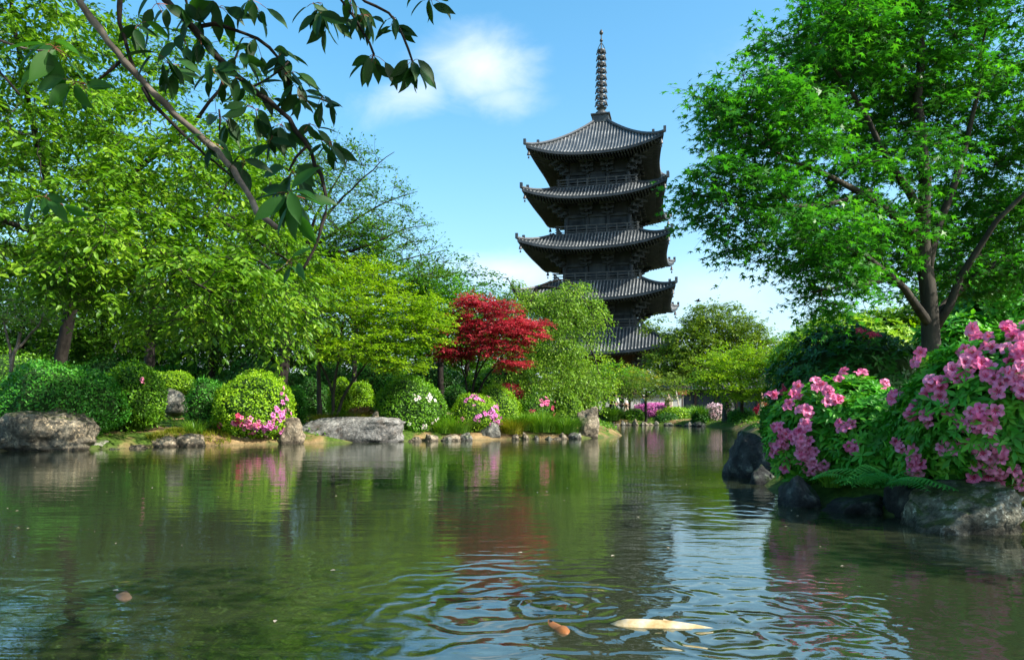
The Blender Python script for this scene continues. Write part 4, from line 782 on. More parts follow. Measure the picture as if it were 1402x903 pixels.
# ------------------------------------------------------------------ pagoda
WOOD = surf('pagoda_wood', [(.012, .020, .027), (.024, .034, .043), (.045, .058, .068)], 1.2, .75, .3, stretch=(1, 1, .3), obj=True)
WOODR = surf('pagoda_wood_brown', [(.03, .02, .016), (.055, .035, .028), (.08, .055, .042)], 1.5, .8, .3, stretch=(1, 1, .3))
TILE = surf("pagoda_tile", [(.015, .02, .024), (.032, .04, .045), (.06, .07, .075)], 2.5, .42, .3, spec=.6)
TILEH = surf('pagoda_tile_roll', [(.04, .048, .05), (.11, .12, .12), (.30, .31, .30)], .5, .4, .3, spec=.6)
BRONZE = surf('spire_bronze', [(.012, .014, .016), (.03, .034, .034), (.07, .085, .08)], 3, .5, .3, spec=.5)
WHITEP = surf('white_plaster', [(.28, .28, .26), (.42, .42, .39)], 3, .8, .1)
PAG = np.array((12.73, 101.4)); PA_ = math.radians(13.8); pc, ps = math.cos(PA_), math.sin(PA_)
GZ = gz(12.7, 101.4)
pag = thing('pagoda', 'tall dark wooden five storey pagoda with tiled roofs and bronze spire', 'pagoda', (PAG[0], PAG[1], GZ))
pag.rotation_euler = (0, 0, -PA_)
# everything of the pagoda is modelled in its own upright frame: z above eye-independent world zero, so shift by GZ
ORG[pag] = np.array((0, 0, GZ))
def side_rot(k):
    a = k*math.pi/2; c, s = round(math.cos(a)), round(math.sin(a)); return np.array([(c, -s, 0), (s, c, 0), (0, 0, 1.)])
tiers = [(11.0, 9.9, 6.3, 12.0, 4.9), (10.5, 16.9, 6.1, 18.4, 4.75), (9.95, 23.7, 5.8, 24.9, 4.5), (9.45, 30.5, 5.6, 31.3, 4.3), (9.0, 36.4, .85, 41.9, 4.1)]  # half eave, tip height, half top, top height, half wall
bracket_me = None
for ti, (h, zt, b, ztop, wl) in enumerate(tiers):
    lift = 1.3; zm = zt-lift; top = ti == 4
    def rz(u, v, h=h, b=b, zm=zm, ztop=ztop, lift=lift, top=top):
        pr = v**1.28 if not top else v**1.32
        return zm+(ztop-zm)*pr+lift*np.abs(u)**2.6*(1-v)**1.4
    def rp(u, v, h=h, b=b):  # point on front roof (facing -y)
        w = h+(b-h)*v; return np.stack([u*w, -w+.8*(1-np.abs(u)**2)*(1-v), rz(u, v)], -1)
    nu, nv = 25, 9; U, Vv = np.meshgrid(np.linspace(-1, 1, nu), np.linspace(0, 1, nv)); pts = rp(U, Vv).reshape(-1, 3)
    ii = np.arange(nv-1)[:, None]*nu; jj = np.arange(nu-1)[None]; q = np.stack([ii+jj, ii+jj+1, ii+jj+1+nu, ii+jj+nu], -1).reshape(-1, 4)
    roof = MB(); und = MB()
    for s in range(4):
        Rm = side_rot(s).T; roof.add(pts@Rm, [q])
        # eave board and soffit, rising towards the wall
        ue = np.linspace(-1, 1, nu); e = rp(ue, ue*0); e2 = e+np.array((0, .0, -.32)); e3 = e*np.array((.985, .985, 1))+np.array((0, 0, -.34))
        e4 = np.stack([ue*(wl+.2), -np.full(nu, wl+.2), np.full(nu, zm+.55)], -1)
        base = [e, e2, e3, e4]; VV = np.concatenate(base); qq = np.concatenate([np.stack([np.arange(nu-1)+a*nu, np.arange(nu-1)+1+a*nu, np.arange(nu-1)+1+(a+1)*nu, np.arange(nu-1)+(a+1)*nu], 1) for a in range(3)]); und.add(VV@Rm, [qq[:, ::-1]])
    ro = roof.build('roof', TILE, pag, smooth=True); und.build('soffit', WOOD, ro, smooth=False)
    til = MB(); raf = MB(); hips = []
    for s in range(4):
        Rm = side_rot(s).T
        for x in np.arange(-h+.2, h, .44):
            vmax = 1.0 if abs(x) <= b else (h-abs(x))/(h-b); vmax *= .985
            if vmax < .04: continue
            vs = np.linspace(0, vmax, 7); w = h+(b-h)*vs; pp = np.stack([np.full(7, x), -w+.8*np.maximum(0, 1-(x/w)**2)*(1-vs), rz(x/w, vs)+.03], -1)
            V_, Fq, _ = tube(pp, .105, 5); til.add(V_@Rm, [Fq, np.array([[4, 3, 2, 1, 0]])])
        for x in np.arange(-h+.15, h, .4):
            u = x/h; z0 = float(rz(np.array(u), np.array(0.)))-.42; zi = zm+.45-.1; y1 = -max(wl, abs(x)*.98)
            if h-abs(x) < .4: continue
            cv = .8*(1-u*u); a0 = np.array((x*.985, -h*.975+cv, z0)); a1 = np.array((x, y1, z0+(zi-z0)*(h-abs(y1))/(h-wl))); raf.bar(a0@Rm, a1@Rm, .13, .16)
            b0 = np.array((x, -h*.86+cv*.6, z0-.12+.1*(1-abs(u)))); b1 = np.array((x, y1, a1[2]-.2)); 
            if abs(x) < h*.84: raf.bar(b0@Rm, b1@Rm, .14, .18)
        # hip ridge
        vs = np.linspace(-.015, 1, 12); w = h+(b-h)*vs; hp = np.stack([w, -w, rz(np.ones(12), np.clip(vs, 0, 1))+.16], -1); hb = MB(); hb.tube(hp@Rm, np.r_[.2, np.full(11, .24)], 6)
        k2 = 3; hb.box((hp[0]+(0, 0, .25))@Rm, (.35, .35, .7)); hb.box((hp[2]+(0, 0, .22))@Rm, (.34, .34, .6)); hb.build('hip_ridge', TILE, ro, smooth=False)
        bl = MB(); tipc = (np.array((h*.965, -h*.965, zt-.75)))@Rm; bl.tube([tipc+(0, 0, .5), tipc+(0, 0, .0)], .025, 4); bl.lathe([(.02, .05), (.11, 0), (.17, -.22), (.25, -.5), (.2, -.5), (.02, -.1)], 10, tipc); bl.tube([tipc+(0, 0, -.2), tipc+(0, 0, -.75)], .02, 4); bl.box(tipc+(0, 0, -.85), (.22, .02, .26)); bl.build('wind_bell', BRONZE, ro)
    til.build('roof_tiles', TILEH, ro, smooth=True, kind='stuff'); raf.build('rafters', WOOD, ro, kind='stuff')
    # walls
    z0 = GZ+1.2 if ti == 0 else tiers[ti-1][3]-.1; z1 = zm+.5; wm = WOODR if ti == 0 else WOOD
    wb_ = MB()
    wb_.box((0, 0, (z0+z1)/2), (wl*2-.3, wl*2-.3, z1-z0)); wall = wb_.build('wall', wm, pag)
    cb = MB(); cb.lathe([(.28, 0), (.28, z1-z0-1.9)], 10); cme = cb.build('column', wm, wall); first = True
    for s in range(4):
        for k in range(4 if True else 3):
            x = -wl+k*(2*wl/3); 
            if k == 3: continue
            p3 = np.array((x, -wl, z0)) @ side_rot(s).T
            oc = cme if first else cme.copy(); 
            if not first: COL.objects.link(oc)
            first = False; oc.parent = wall; oc.location = tuple(p3-ORG[pag]+ORG[pag]*0+np.array((0, 0, 0))); oc.location = (p3[0], p3[1], z0)
    # column mesh was built relative to origin: keep its own frame
    if bracket_me is None:
        kb = MB()
        for st in range(3):
            y = -.25-.62*st; z = -1.75+.5*st; kb.box((0, y*.6, z), (.26, 1.0+.5*st, .26)); kb.box((0, y-.3, z+.22), (1.5+.25*st, .26, .26)); 
            for xx in (-.62, 0, .62): kb.box((xx*(1+.15*st), y-.3, z+.42), (.36, .36, .2))
        kb.box((0, -1.6, -.15), (.28, 2.4, .3)); tmp = kb.build('bracket', WOOD, None); bracket_me = tmp.data; bpy.data.objects.remove(tmp)
    for s in range(4):
        for k in range(4):
            x = -wl+k*(2*wl/3)
            if k == 3:   # corner bracket, turned outwards
                p3 = np.array((wl, -wl, z1-.3))@side_rot(s).T; ang = math.pi/4
            else:
                p3 = np.array((x, -wl, z1-.3))@side_rot(s).T; ang = 0
                if k == 0: continue
            o = bpy.data.objects.new('bracket', bracket_me); COL.objects.link(o); o.parent = wall; o.location = (p3[0], p3[1], p3[2]-GZ); o.rotation_euler = (0, 0, s*math.pi/2+ang); 
            if k == 3: o.scale = (1, 1.35, 1)
    fb = MB()
    for s in range(4):
        Rm = side_rot(s).T
        for zz, ww in ((z1-2.05, .34), (z0+1.25, .22), (z0+.35, .3)): fb.bar(np.array((-wl, -wl-.05, zz))@Rm, np.array((wl, -wl-.05, zz))@Rm, .3, ww)
        fb.box(np.array((0, -wl-.02, z0+(z1-z0)*.32))@Rm, np.abs(np.array((wl*.5, .2, (z1-z0)*.42))@Rm))
        for k in (-1, 1):
            for q_ in range(7): fb.box(np.array((k*wl*.66+(q_-3)*.17, -wl-.02, z0+(z1-z0)*.32))@Rm, np.abs(np.array((.07, .16, (z1-z0)*.3))@Rm))
    fb.build('wall_frame', wm, wall)
    if ti > 0:
        bb = tiers[ti-1][2]-.35; zb = tiers[ti-1][3]; bal = MB(); bal.box((0, 0, zb+.08), (2*bb+.5, 2*bb+.5, .26))
        for s in range(4):
            Rm = side_rot(s).T
            for zz, t_ in ((.45, .1), (.8, .1), (1.2, .15)): bal.bar(np.array((-bb-.25, -bb, zb+zz))@Rm, np.array((bb+.25, -bb, zb+zz))@Rm, t_, t_)
            for x in np.linspace(-bb, bb, 9)[:-1]: bal.box(np.array((x, -bb, zb+.7))@Rm, (.16, .16, 1.2))
        bal.build('balustrade', surf('weathered_rail', [(.03, .035, .038), (.06, .065, .066), (.10, .105, .10)], 2, .8, .2), pag)
# stone platform
pb = MB(); pb.box((0, 0, GZ+.6), (15, 15, 1.3)); pb.box((0, -8.2, GZ+.3), (5, 1.6, .6)); pb.build('platform', ROCKW, pag)
# spire
sb = MB(); zb = 41.7; sb.box((0, 0, zb+.55), (2.3, 2.3, 1.1)); sb.box((0, 0, zb+1.15), (2.7, 2.7, .16)); sb.lathe([(.95, 1.2), (.95, 1.45), (.8, 1.75), (.45, 1.95), (.5, 2.1), (.75, 2.35), (.62, 2.4), (.2, 2.45)], 16, (0, 0, zb)); spire = sb.build('spire', BRONZE, pag)
pole = MB(); pole.tube([(0, 0, zb+2.2), (0, 0, 55.2)], [.17, .07], 8); pole.build('pole', BRONZE, spire, smooth=True)
for k in range(9):
    z = zb+3.05+k*.93; r = .84-.028*k; rb = MB(); rb.lathe([(r, -.13), (r+.03, 0), (r, .13), (r-.12, .13), (r-.12, -.13), (r, -.13)], 16, (0, 0, z))
    for a in range(4): rb.box((0, 0, z), (2*r-.1, .09, .12), side_rot(0)) if a % 2 else rb.box((0, 0, z), (.09, 2*r-.1, .12))
    rb.lathe([(.24, -.28), (.3, 0), (.24, .28)], 10, (0, 0, z))
    for a in range(8): rb.lathe([(.02, .0), (.07, -.08), (.1, -.3), (.02, -.3)], 6, ((r+.02)*math.cos(a*math.pi/4), (r+.02)*math.sin(a*math.pi/4), z-.12))
    rb.build('ring', BRONZE, spire)
fl = MB()
for a in range(4):
    c_, s_ = math.cos(a*math.pi/2), math.sin(a*math.pi/2)
    for (r0, z0_, r1, z1_) in ((.1, 51.0, .5, 51.25), (.5, 51.2, .36, 52.0), (.36, 52.0, .5, 52.5), (.5, 52.5, .28, 53.0), (.12, 51.6, .42, 51.7), (.12, 52.4, .4, 52.5), (.28, 53.0, .08, 53.35)): fl.bar((r0*c_, r0*s_, z0_), (r1*c_, r1*s_, z1_), .07, .09)
fl.build('flame_finial', BRONZE, spire)
jw = MB(); jw.lathe([(.05, 0), (.2, .1), (.24, .25), (.15, .42), (.06, .5)], 10, (0, 0, 53.5)); jw.build('jewel_finial', BRONZE, spire, smooth=True); jw = MB(); jw.lathe([(.05, 0), (.24, .15), (.29, .35), (.18, .6), (.02, .85)], 10, (0, 0, 54.5)); jw.build('jewel_finial', BRONZE, spire, smooth=True)

# ------------------------------------------------------------------ low buildings, wall, poles
def hall(name, label, cx_, cy_, w, d, hw_, hr, rotz, wallm, roofm, cat='building'):
    z = gz(cx_, cy_); th = thing(name, label, cat, (cx_, cy_, z)); th.rotation_euler = (0, 0, rotz); ORG[th] = np.zeros(3)
    a = MB(); a.box((0, 0, hw_/2), (w, d, hw_)); wl_ = a.build('wall', wallm, th)
    for k in range(5): f_ = MB(); f_.box((-w/2+w*(k+.5)/5, -d/2-.02, hw_*.5), (w/7, .06, hw_*.55)); f_.build('lattice_window', WOOD, wl_)
    for k in range(6): f_ = MB(); f_.box((-w/2+w*k/5, -d/2-.04, hw_/2), (.2, .2, hw_)); f_.build('post', WOODR, wl_)
    o_ = 1.1; r = MB(); V = [(-w/2-o_, -d/2-o_, hw_), (w/2+o_, -d/2-o_, hw_), (w/2+o_, d/2+o_, hw_), (-w/2-o_, d/2+o_, hw_), (-w/2-o_, 0, hw_+hr), (w/2+o_, 0, hw_+hr)]
    r.add(V, [[(0, 1, 5, 4), (2, 3, 4, 5), (3, 2, 1, 0)], [(0, 4, 3), (1, 2, 5)]]); rf = r.build('roof', roofm, th)
    t_ = MB()
    for x in np.arange(-w/2-o_+.1, w/2+o_, .3):
        for sg in (-1, 1): t_.tube([(x, sg*(d/2+o_), hw_+.05), (x, 0, hw_+hr+.05)], .07, 4)
    t_.build('roof_tiles', TILEH, rf, kind='stuff'); q_ = MB(); q_.bar((-w/2-o_-.1, 0, hw_+hr+.15), (w/2+o_+.1, 0, hw_+hr+.15), .35, .45); q_.build('ridge', TILE, rf)
    return th
b = P(30, 0, 50); hall('garden_hall', 'low dark hall with ribbed tiled roof behind the far left trees', b[0], b[1]+2, 14, 6, 3.2, 2.2, .1, WOOD, TILE)
b = P(990, 0, 66); hall('gate_hall', 'low hall with grey tiled roof right of the pagoda on far shore', b[0], b[1], 9, 4, 2.1, 1.6, -.15, WOOD, TILE)
wmb = MB(); a0 = P(790, 0, 60); a1 = P(935, 0, 60); a0[2] = a1[2] = gz(6, 60)+.75; wmb.bar(a0, a1, .3, 1.5); gw = thing('garden_wall', 'long pale plaster wall with dark coping behind the far shore', 'wall', (a0[0], a0[1], a0[2]-.75)); wmb.build('wall_panel', WHITEP, gw)
cop = MB(); cop.bar(a0+(0, 0, .82), a1+(0, 0, .82), .7, .16); cop.build('coping', TILE, gw)
REDW = surf('red_paint', [(.12, .012, .01), (.2, .03, .02)], 3, .7, .1)
b = P(934, 0, 55); z = gz(b[0], b[1]); sg_ = thing('notice_board', 'small red notice board on a post before the low hall', 'sign', (b[0], b[1], z)); q_ = MB(); q_.box((b[0], b[1], z+.9), (.1, .1, 1.8)); q_.build('post', WOODR, sg_); q_ = MB(); q_.box((b[0], b[1]-.07, z+1.75), (.7, .06, .45)); q_.build('board', REDW, sg_); q_ = MB(); q_.bar((b[0]-.6, b[1]-.05, z+2.15), (b[0]+.6, b[1]-.05, z+2.15), .35, .08); q_.build('cap', WOODR, sg_)
for k, (px, tx, lb) in enumerate(((921, 920, 'upright thin pale support pole left of the red notice board'), (932, 925, 'slanting thin pale support pole beside the red notice board'))):
    b = P(px, 0, 53); z = gz(b[0], b[1]); t2 = P(tx, 532 if k else 545, 53); q_ = MB(); q_.tube([(b[0], b[1], z), t2], .045, 6); tag(q_.build('support_pole', surf('bamboo', [(.4, .36, .26), (.6, .55, .42)], 4, .7, .1), origin=(b[0], b[1], z)), lb, 'pole', 'support poles on the far shore')
lm = MB(); b = P(915, 0, 51.5); z = gz(b[0], b[1]); lm.tube([(b[0], b[1], z), (b[0], b[1], z+.9)], .12, 8); lan = thing('stone_lantern', 'small pale stone post behind the small dark far shore shrub', 'post', (b[0], b[1], z)); lm.build('shaft', ROCKW, lan); lm = MB(); lm.lathe([(.1, .85), (.3, .9), (.24, 1.25), (.38, 1.3), (.1, 1.5), (.05, 1.62)], 8, (b[0], b[1], z)); lm.build('cap', ROCKW, lan)

# ------------------------------------------------------------------ people on the far shore
def skinned(name, verts, edges, mat, parent, root=0, lev=1):
    me = bpy.data.meshes.new(name); me.from_pydata([tuple(v[:3]) for v in verts], edges, []); me.materials.append(mat); o = bpy.data.objects.new(name, me); COL.objects.link(o); o.parent = parent
    md = o.modifiers.new('skin', 'SKIN'); md.use_smooth_shade = True
    for i, v in enumerate(verts): sv = me.skin_vertices[0].data[i]; r = v[3]; sv.radius = r if isinstance(r, tuple) else (r, r); sv.use_root = i == root
    if lev: sd = o.modifiers.new('sub', 'SUBSURF'); sd.levels = lev; sd.render_levels = lev
    return o
def flat(name, c, rough=.8): return surf(name, [tuple(x*.85 for x in c), c], 6, rough, .2)
SKIN = flat('skin', (.45, .28, .2)); HAIR = flat('hair', (.015, .012, .01)); CL = {n: flat('cloth_'+n, c) for n, c in dict(white=(.75, .75, .73), black=(.02, .02, .025), blue=(.25, .42, .6), navy=(.03, .05, .11), beige=(.5, .42, .3), grey=(.18, .18, .2), pink=(.6, .3, .35)).items()}
def person(label, px, D, rot, shirt, trous, hat=None, stride=.12, h=1.66):
    b = P(px, 0, D); z = gz(b[0], b[1]); th = thing('person', label, 'person', (b[0], b[1], z), 'visitors on the far shore path'); th.rotation_euler = (0, 0, rot); th.scale = (h/1.7,)*3; s = stride
    v = [(0, 0, .95, (.15, .11)), (0, 0, 1.15, (.14, .1)), (0, 0, 1.36, (.17, .11)), (0, 0, 1.47, .06), (0, -.01, 1.55, (.075, .085)), (0, -.01, 1.65, (.07, .08)),
         (.19, 0, 1.38, .055), (.24, .03, 1.12, .042), (.23, -.1, .9, .033), (.23, -.14, .82, .035), (-.19, 0, 1.38, .055), (-.24, -.02, 1.12, .042), (-.24, .04, .88, .033), (-.24, .03, .79, .035),
         (.09, 0, .88, .09), (.1, -s, .5, .06), (.1, -s*.6, .09, .04), (.1, -s*.6-.13, .04, .035), (-.09, 0, .88, .09), (-.1, s*.7, .5, .06), (-.1, s*1.9, .1, .04), (-.1, s*1.9-.13, .04, .035)]
    e = [(0, 1), (1, 2), (2, 3), (3, 4), (4, 5), (2, 6), (6, 7), (7, 8), (8, 9), (2, 10), (10, 11), (11, 12), (12, 13), (0, 14), (14, 15), (15, 16), (16, 17), (0, 18), (18, 19), (19, 20), (20, 21)]
    skinned('body', v, e, SKIN, th)
    sv = [(0, 0, .98, (.19, .14)), (0, 0, 1.15, (.17, .125)), (0, 0, 1.37, (.195, .13)), (0, 0, 1.44, (.09, .09)), (.2, 0, 1.38, .075), (.25, .03, 1.12, .062), (.24, -.05, 1.0, .055), (-.2, 0, 1.38, .075), (-.25, -.02, 1.12, .062), (-.25, .01, 1.0, .055)]
    skinned('shirt', sv, [(0, 1), (1, 2), (2, 3), (2, 4), (4, 5), (5, 6), (2, 7), (7, 8), (8, 9)], CL[shirt], th)
    tv = [(0, 0, .96, (.18, .13)), (.095, 0, .86, .115), (.1, -s, .5, .085), (.1, -s*.6, .12, .065), (-.095, 0, .86, .115), (-.1, s*.7, .5, .085), (-.1, s*1.9, .13, .065)]
    skinned('trousers', tv, [(0, 1), (1, 2), (2, 3), (0, 4), (4, 5), (5, 6)], CL[trous], th)
    skinned('hat' if hat else 'hair', [(0, .02, 1.66, (.085, .09)), (0, .03, 1.72, (.06, .06)), (0, .05, 1.6, (.07, .06))], [(0, 1), (0, 2)], CL[hat] if hat else HAIR, th)
person('person in white shirt and dark trousers at left end of far shore', 843, 53, .4, 'white', 'grey')
person('person dressed in black walking between two people in white', 851, 53.5, -1.2, 'black', 'black')
person('person in white top with beige trousers right of person in black', 857, 53, 1.0, 'white', 'beige')
person('person in pale blue top beside the thin trunk of far shore maple', 881, 52.8, 2.0, 'blue', 'navy', hat='white')
person('person in grey jacket near the small stone post', 915, 57, .2, 'grey', 'navy')
person('person in pink top walking right of the clipped dark dome', 1043, 46, 1.3, 'pink', 'beige', hat='beige')
person('person in white shirt farther right behind the reddish azalea row', 1052, 48.5, -.5, 'white', 'black')

# bird over the far tree
b = P(956, 412, 60); bd = thing('bird', 'tiny dark bird flying over the olive green tree', 'bird', b)
me = MB(); me.lathe([(.01, -.25), (.06, -.1), (.07, .05), (.03, .2), (.01, .26)], 8, (0, 0, 0)); V = np.concatenate(me.v)[:, [2, 1, 0]]; np_mesh('body', V+b, [np.concatenate(f) for f in me.f.values()], CL['black'], bd)
for sg in (-1, 1): q_ = MB(); q_.add(b+np.array([(-.08, 0, .03), (.1, 0, .03), (.05, sg*.25, .16), (-.1, sg*.25, .15), (-.12, sg*.5, .08)]), [[(0, 1, 2, 3)], [(3, 2, 4)]]); q_.build('wing', CL['black'], bd)

# ------------------------------------------------------------------ koi
def koimat(name, c1, c2, c3, sc):
    return surf(name, [c1, c2, c3], sc, .5, .5, spec=.2, dist=.004, vor=60)
def koi(label, head, tailp, length, mat, finm, depth=-.005, bend=.05, nose=.01, fat=1.0):
    """head and tail as photo pixels on the water surface"""
    H = P(head[0], head[1], CH*F/(head[1]-HY)); T = P(tailp[0], tailp[1], CH*F/(tailp[1]-HY)); d = T-H; d[2] = 0; d /= np.linalg.norm(d); sd = np.array((-d[1], d[0], 0)); th = thing('koi', label, 'fish', (H[0], H[1], depth))
    n = 18; s = np.linspace(0, 1, n); prof = np.interp(s, [0, .04, .12, .25, .4, .6, .8, .9, 1], [.014, .034, .05, .062, .064, .052, .03, .02, .014])*length/.6*fat
    V = []; m_ = 12
    for k in range(n):
        c = np.array((H[0], H[1], 0))+d*s[k]*length+sd*bend*length*math.sin(s[k]*5.0)*s[k]; c[2] = depth-prof[k]*.9+(nose if k < 3 else 0)-s[k]**2*.055+(-.02 if k == 0 else -.008 if k == 1 else 0)
        for j in range(m_): a = j*2*math.pi/m_; V.append(c+sd*prof[k]*.85*math.cos(a)+np.array((0, 0, 1))*prof[k]*1.05*math.sin(a))
    V = np.array(V); q = np.array([(k*m_+j, k*m_+(j+1) % m_, (k+1)*m_+(j+1) % m_, (k+1)*m_+j) for k in range(n-1) for j in range(m_)])
    np_mesh('body', V, [q, np.array([list(range(m_))[::-1]]), np.array([[(n-1)*m_+j for j in range(m_)]])], mat, th)
    cl = V[(n-1)*m_:].mean(0)
    def fin(nm, pts): f_ = MB(); p = np.array(pts); f_.add(np.concatenate([p, p+np.array((0, 0, .003))+sd*.002]), [[tuple(range(len(p)))[::-1], tuple(range(len(p), 2*len(p)))]]); f_.build(nm, finm, th)
    L_ = length; fin('tail_fin', [cl, cl+d*L_*.1+sd*L_*.05+(0, 0, -.01), cl+d*L_*.17+sd*L_*.07+(0, 0, -.02), cl+d*L_*.11+(0, 0, -.02), cl+d*L_*.17-sd*L_*.06+(0, 0, -.04), cl+d*L_*.09-sd*L_*.04+(0, 0, -.03)])
    b0 = V[6*m_:7*m_].mean(0); pr = prof[6]; up = np.array((0, 0, pr*1.0)); fin('dorsal_fin', [b0+up, b0+up+(0, 0, .008), b0+d*L_*.16+up*.8, b0+d*L_*.2+up*.3])
    h0 = V[4*m_:5*m_].mean(0)
    for sg in (-1, 1): fin('side_fin', [h0+sd*sg*prof[4]*.8+(0, 0, -.02), h0+sd*sg*(prof[4]+.05*L_/.6)+d*.05+(0, 0, -.045), h0+sd*sg*(prof[4]+.03*L_/.6)+d*.09+(0, 0, -.05), h0+sd*sg*prof[4]*.8+d*.05+(0, 0, -.03)])
    e0 = V[2*m_:3*m_].mean(0)
    for sg in (-1, 1): e_ = MB(); e_.lathe([(.001, -.006), (.006, 0), (.001, .006)], 8, e0+sd*sg*prof[2]*.8+(0, 0, prof[2]*.4)); e_.build('eye', CL['black'], th)
K1 = koimat('koi_gold', (.26, .15, .04), (.42, .32, .16), (.50, .46, .36), 9); K2 = koimat('koi_orange', (.30, .10, .02), (.22, .09, .03), (.08, .06, .04), 12); K3 = koimat('koi_brown', (.05, .035, .02), (.10, .065, .04), (.2, .13, .08), 9)
KF = koimat('koi_fin', (.8, .75, .6), (.75, .68, .5), (.85, .8, .7), 9)
koi('long pale golden koi swimming near the surface at bottom centre', (833, 853), (1010, 860), .72, K1, KF, depth=.013, bend=.06, nose=.0, fat=1.45)
koi('orange nosed koi surfacing in ripples left of the golden koi', (776, 868), (725, 818), .5, K2, K3, depth=.004, nose=.014, bend=.08, fat=1.25)
koi('brown koi turning at the surface at lower left', (172, 822), (182, 782), .42, K3, K3, depth=.009, nose=.0, bend=.15, fat=1.7)

rgd = np.random.default_rng(77); n_ = 260; q = np.column_stack([rgd.uniform(-12, 6, n_*3), rgd.uniform(3, 24, n_*3)]); q = q[sdist(q) < -.3][:n_]; pos_ = np.column_stack([q, np.full(len(q), .004)])
V, Fs, k = scatter(DI, pos_, rgd.normal(size=pos_.shape)*np.array((1, 1, 0)), np.array((0, 0, 1.))+rgd.normal(size=pos_.shape)*.1, rgd.uniform(.012, .045, len(pos_)))
np_mesh('floating_debris', V, Fs, leafmat('petal_debris', [(.3, .25, .12), (.5, .42, .3), (.7, .6, .5)], trans=.1), rnd=np.repeat(rgd.random(len(pos_)), k), kind='stuff')

# ------------------------------------------------------------------ overhanging branches, top left
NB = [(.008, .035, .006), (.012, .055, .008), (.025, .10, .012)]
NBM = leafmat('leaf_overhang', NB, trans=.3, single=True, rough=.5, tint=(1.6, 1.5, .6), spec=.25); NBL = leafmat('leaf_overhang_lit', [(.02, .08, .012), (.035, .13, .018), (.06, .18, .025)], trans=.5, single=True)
def bigleaf():
    V = []; Fq = []; n = 7; w = [.0, .12, .19, .2, .165, .085, 0]
    for i in range(n):
        x = i/(n-1); z = -.22*x*x
        V += [(x, w[i], z+.05*(w[i] > 0)), (x, 0, z), (x, -w[i], z+.05*(w[i] > 0))]
    for i in range(n-1):
        for j in range(2):
            a = i*3+j; f_ = [a, a+1, a+4, a+3]; Fq.append(tuple(f_))
    return V, Fq
lv, lf_ = bigleaf()
def leafme(mat, nm='leaf'):
    me = bpy.data.meshes.new(nm); me.from_pydata(lv, [], lf_); me.materials.append(mat)
    for p in me.polygons: p.use_smooth = True
    return me
LM, LML = leafme(NBM), leafme(NBL)
rg = np.random.default_rng(12)
tb = (-3.2, -.9); oh = thing('cherry_tree', 'overhanging cherry branches with large dark leaves across the top left', 'tree', (tb[0], tb[1], gz(*tb)))
tk = MB(); tz = gz(*tb); trunk_pts = resample([(-3.2, -.9, tz-.1), (-3.1, -.7, 1.3), (-2.7, -.2, 2.6), (-2.3, .6, 3.3), (-1.9, 1.5, 3.4)], .2); tk.tube(trunk_pts, np.linspace(.2, .06, len(trunk_pts)), 10)
tk2 = resample([(-2.7, -.2, 2.6), (-1.5, .8, 3.2), (-.4, 1.8, 3.2), (.1, 2.3, 2.9)], .2); tk.tube(tk2, np.linspace(.08, .025, len(tk2)), 8)
tk.build('trunk', BARK, oh, smooth=True)
def branch(pts, r0, r1, bark, start=None):
    q = LB(*pts)
    if start is not None: q = np.concatenate([[start], q])
    q = resample(q, .05); q[1:-1] += rg.normal(size=(len(q)-2, 3))*.003; mb = MB(); rr = np.linspace(r0, r1, len(q))*(1+.12*np.sin(np.arange(len(q))*1.7)); mb.tube(q, rr, 8); mb.build('branch', bark, oh, smooth=True); return q
SX = (-1.9, 1.5, 3.4)
branch([(100, -10, 2.5), (150, 60, 2.5), (185, 100, 2.5), (225, 145, 2.5), (265, 178, 2.5), (300, 208, 2.48), (325, 240, 2.45), (342, 270, 2.42), (358, 300, 2.4), (380, 312, 2.38)], .016, .010, BARKL, SX)
branch([(215, -10, 2.7), (262, 35, 2.7), (300, 85, 2.7), (345, 120, 2.7), (385, 148, 2.7), (408, 178, 2.7), (428, 215, 2.7), (447, 260, 2.7), (448, 300, 2.7), (432, 340, 2.7), (410, 375, 2.7)], .02, .005, BARK, (-1.6, 2.0, 3.2))
branch([(275, 36, 2.7), (310, 33, 2.72), (350, 50, 2.75), (380, 72, 2.75), (397, 105, 2.75), (398, 150, 2.75)], .008, .004, BARK)
branch([(165, -10, 2.5), (165, 40, 2.5), (172, 70, 2.5), (185, 98, 2.5)], .009, .006, BARK)
branch([(196, 120, 2.5), (220, 160, 2.5), (260, 190, 2.5), (300, 230, 2.5), (330, 250, 2.5)], .008, .003, BARK)
branch([(170, 80, 2.5), (150, 105, 2.5), (110, 115, 2.5)], .006, .003, BARK); branch([(455, -10, 2.6), (480, 15, 2.6), (500, 42, 2.6), (512, 75, 2.6)], .008, .004, BARK, (-.4, 1.8, 3.2))
branch([(478, -2, 2.6), (520, 5, 2.6), (545, 30, 2.6), (565, 85, 2.6)], .009, .004, BARK, (-.4, 1.8, 3.2)); branch([(340, 122, 2.7), (372, 108, 2.72), (395, 85, 2.74)], .005, .003, BARK); branch([(420, 200, 2.7), (400, 222, 2.7), (395, 235, 2.7)], .006, .004, BARK)
branch([(-10, 57, 2.6), (30, 68, 2.6), (72, 70, 2.6)], .007, .004, BARKL, (-1.9, 1.5, 3.4)); branch([(0, 95, 2.6), (12, 118, 2.6), (27, 130, 2.6)], .007, .004, BARK, (-2.1, 2.3, 2.6)); branch([(255, -10, 2.7), (262, 30, 2.7)], .006, .005, BARK, (-1.6, 2.0, 3.2))
branch([(433, 10, 2.6), (440, 22, 2.6), (450, 30, 2.6)], .004, .003, BARK); branch([(300, 150, 2.7), (310, 175, 2.7), (300, 178, 2.7)], .004, .003, BARK)
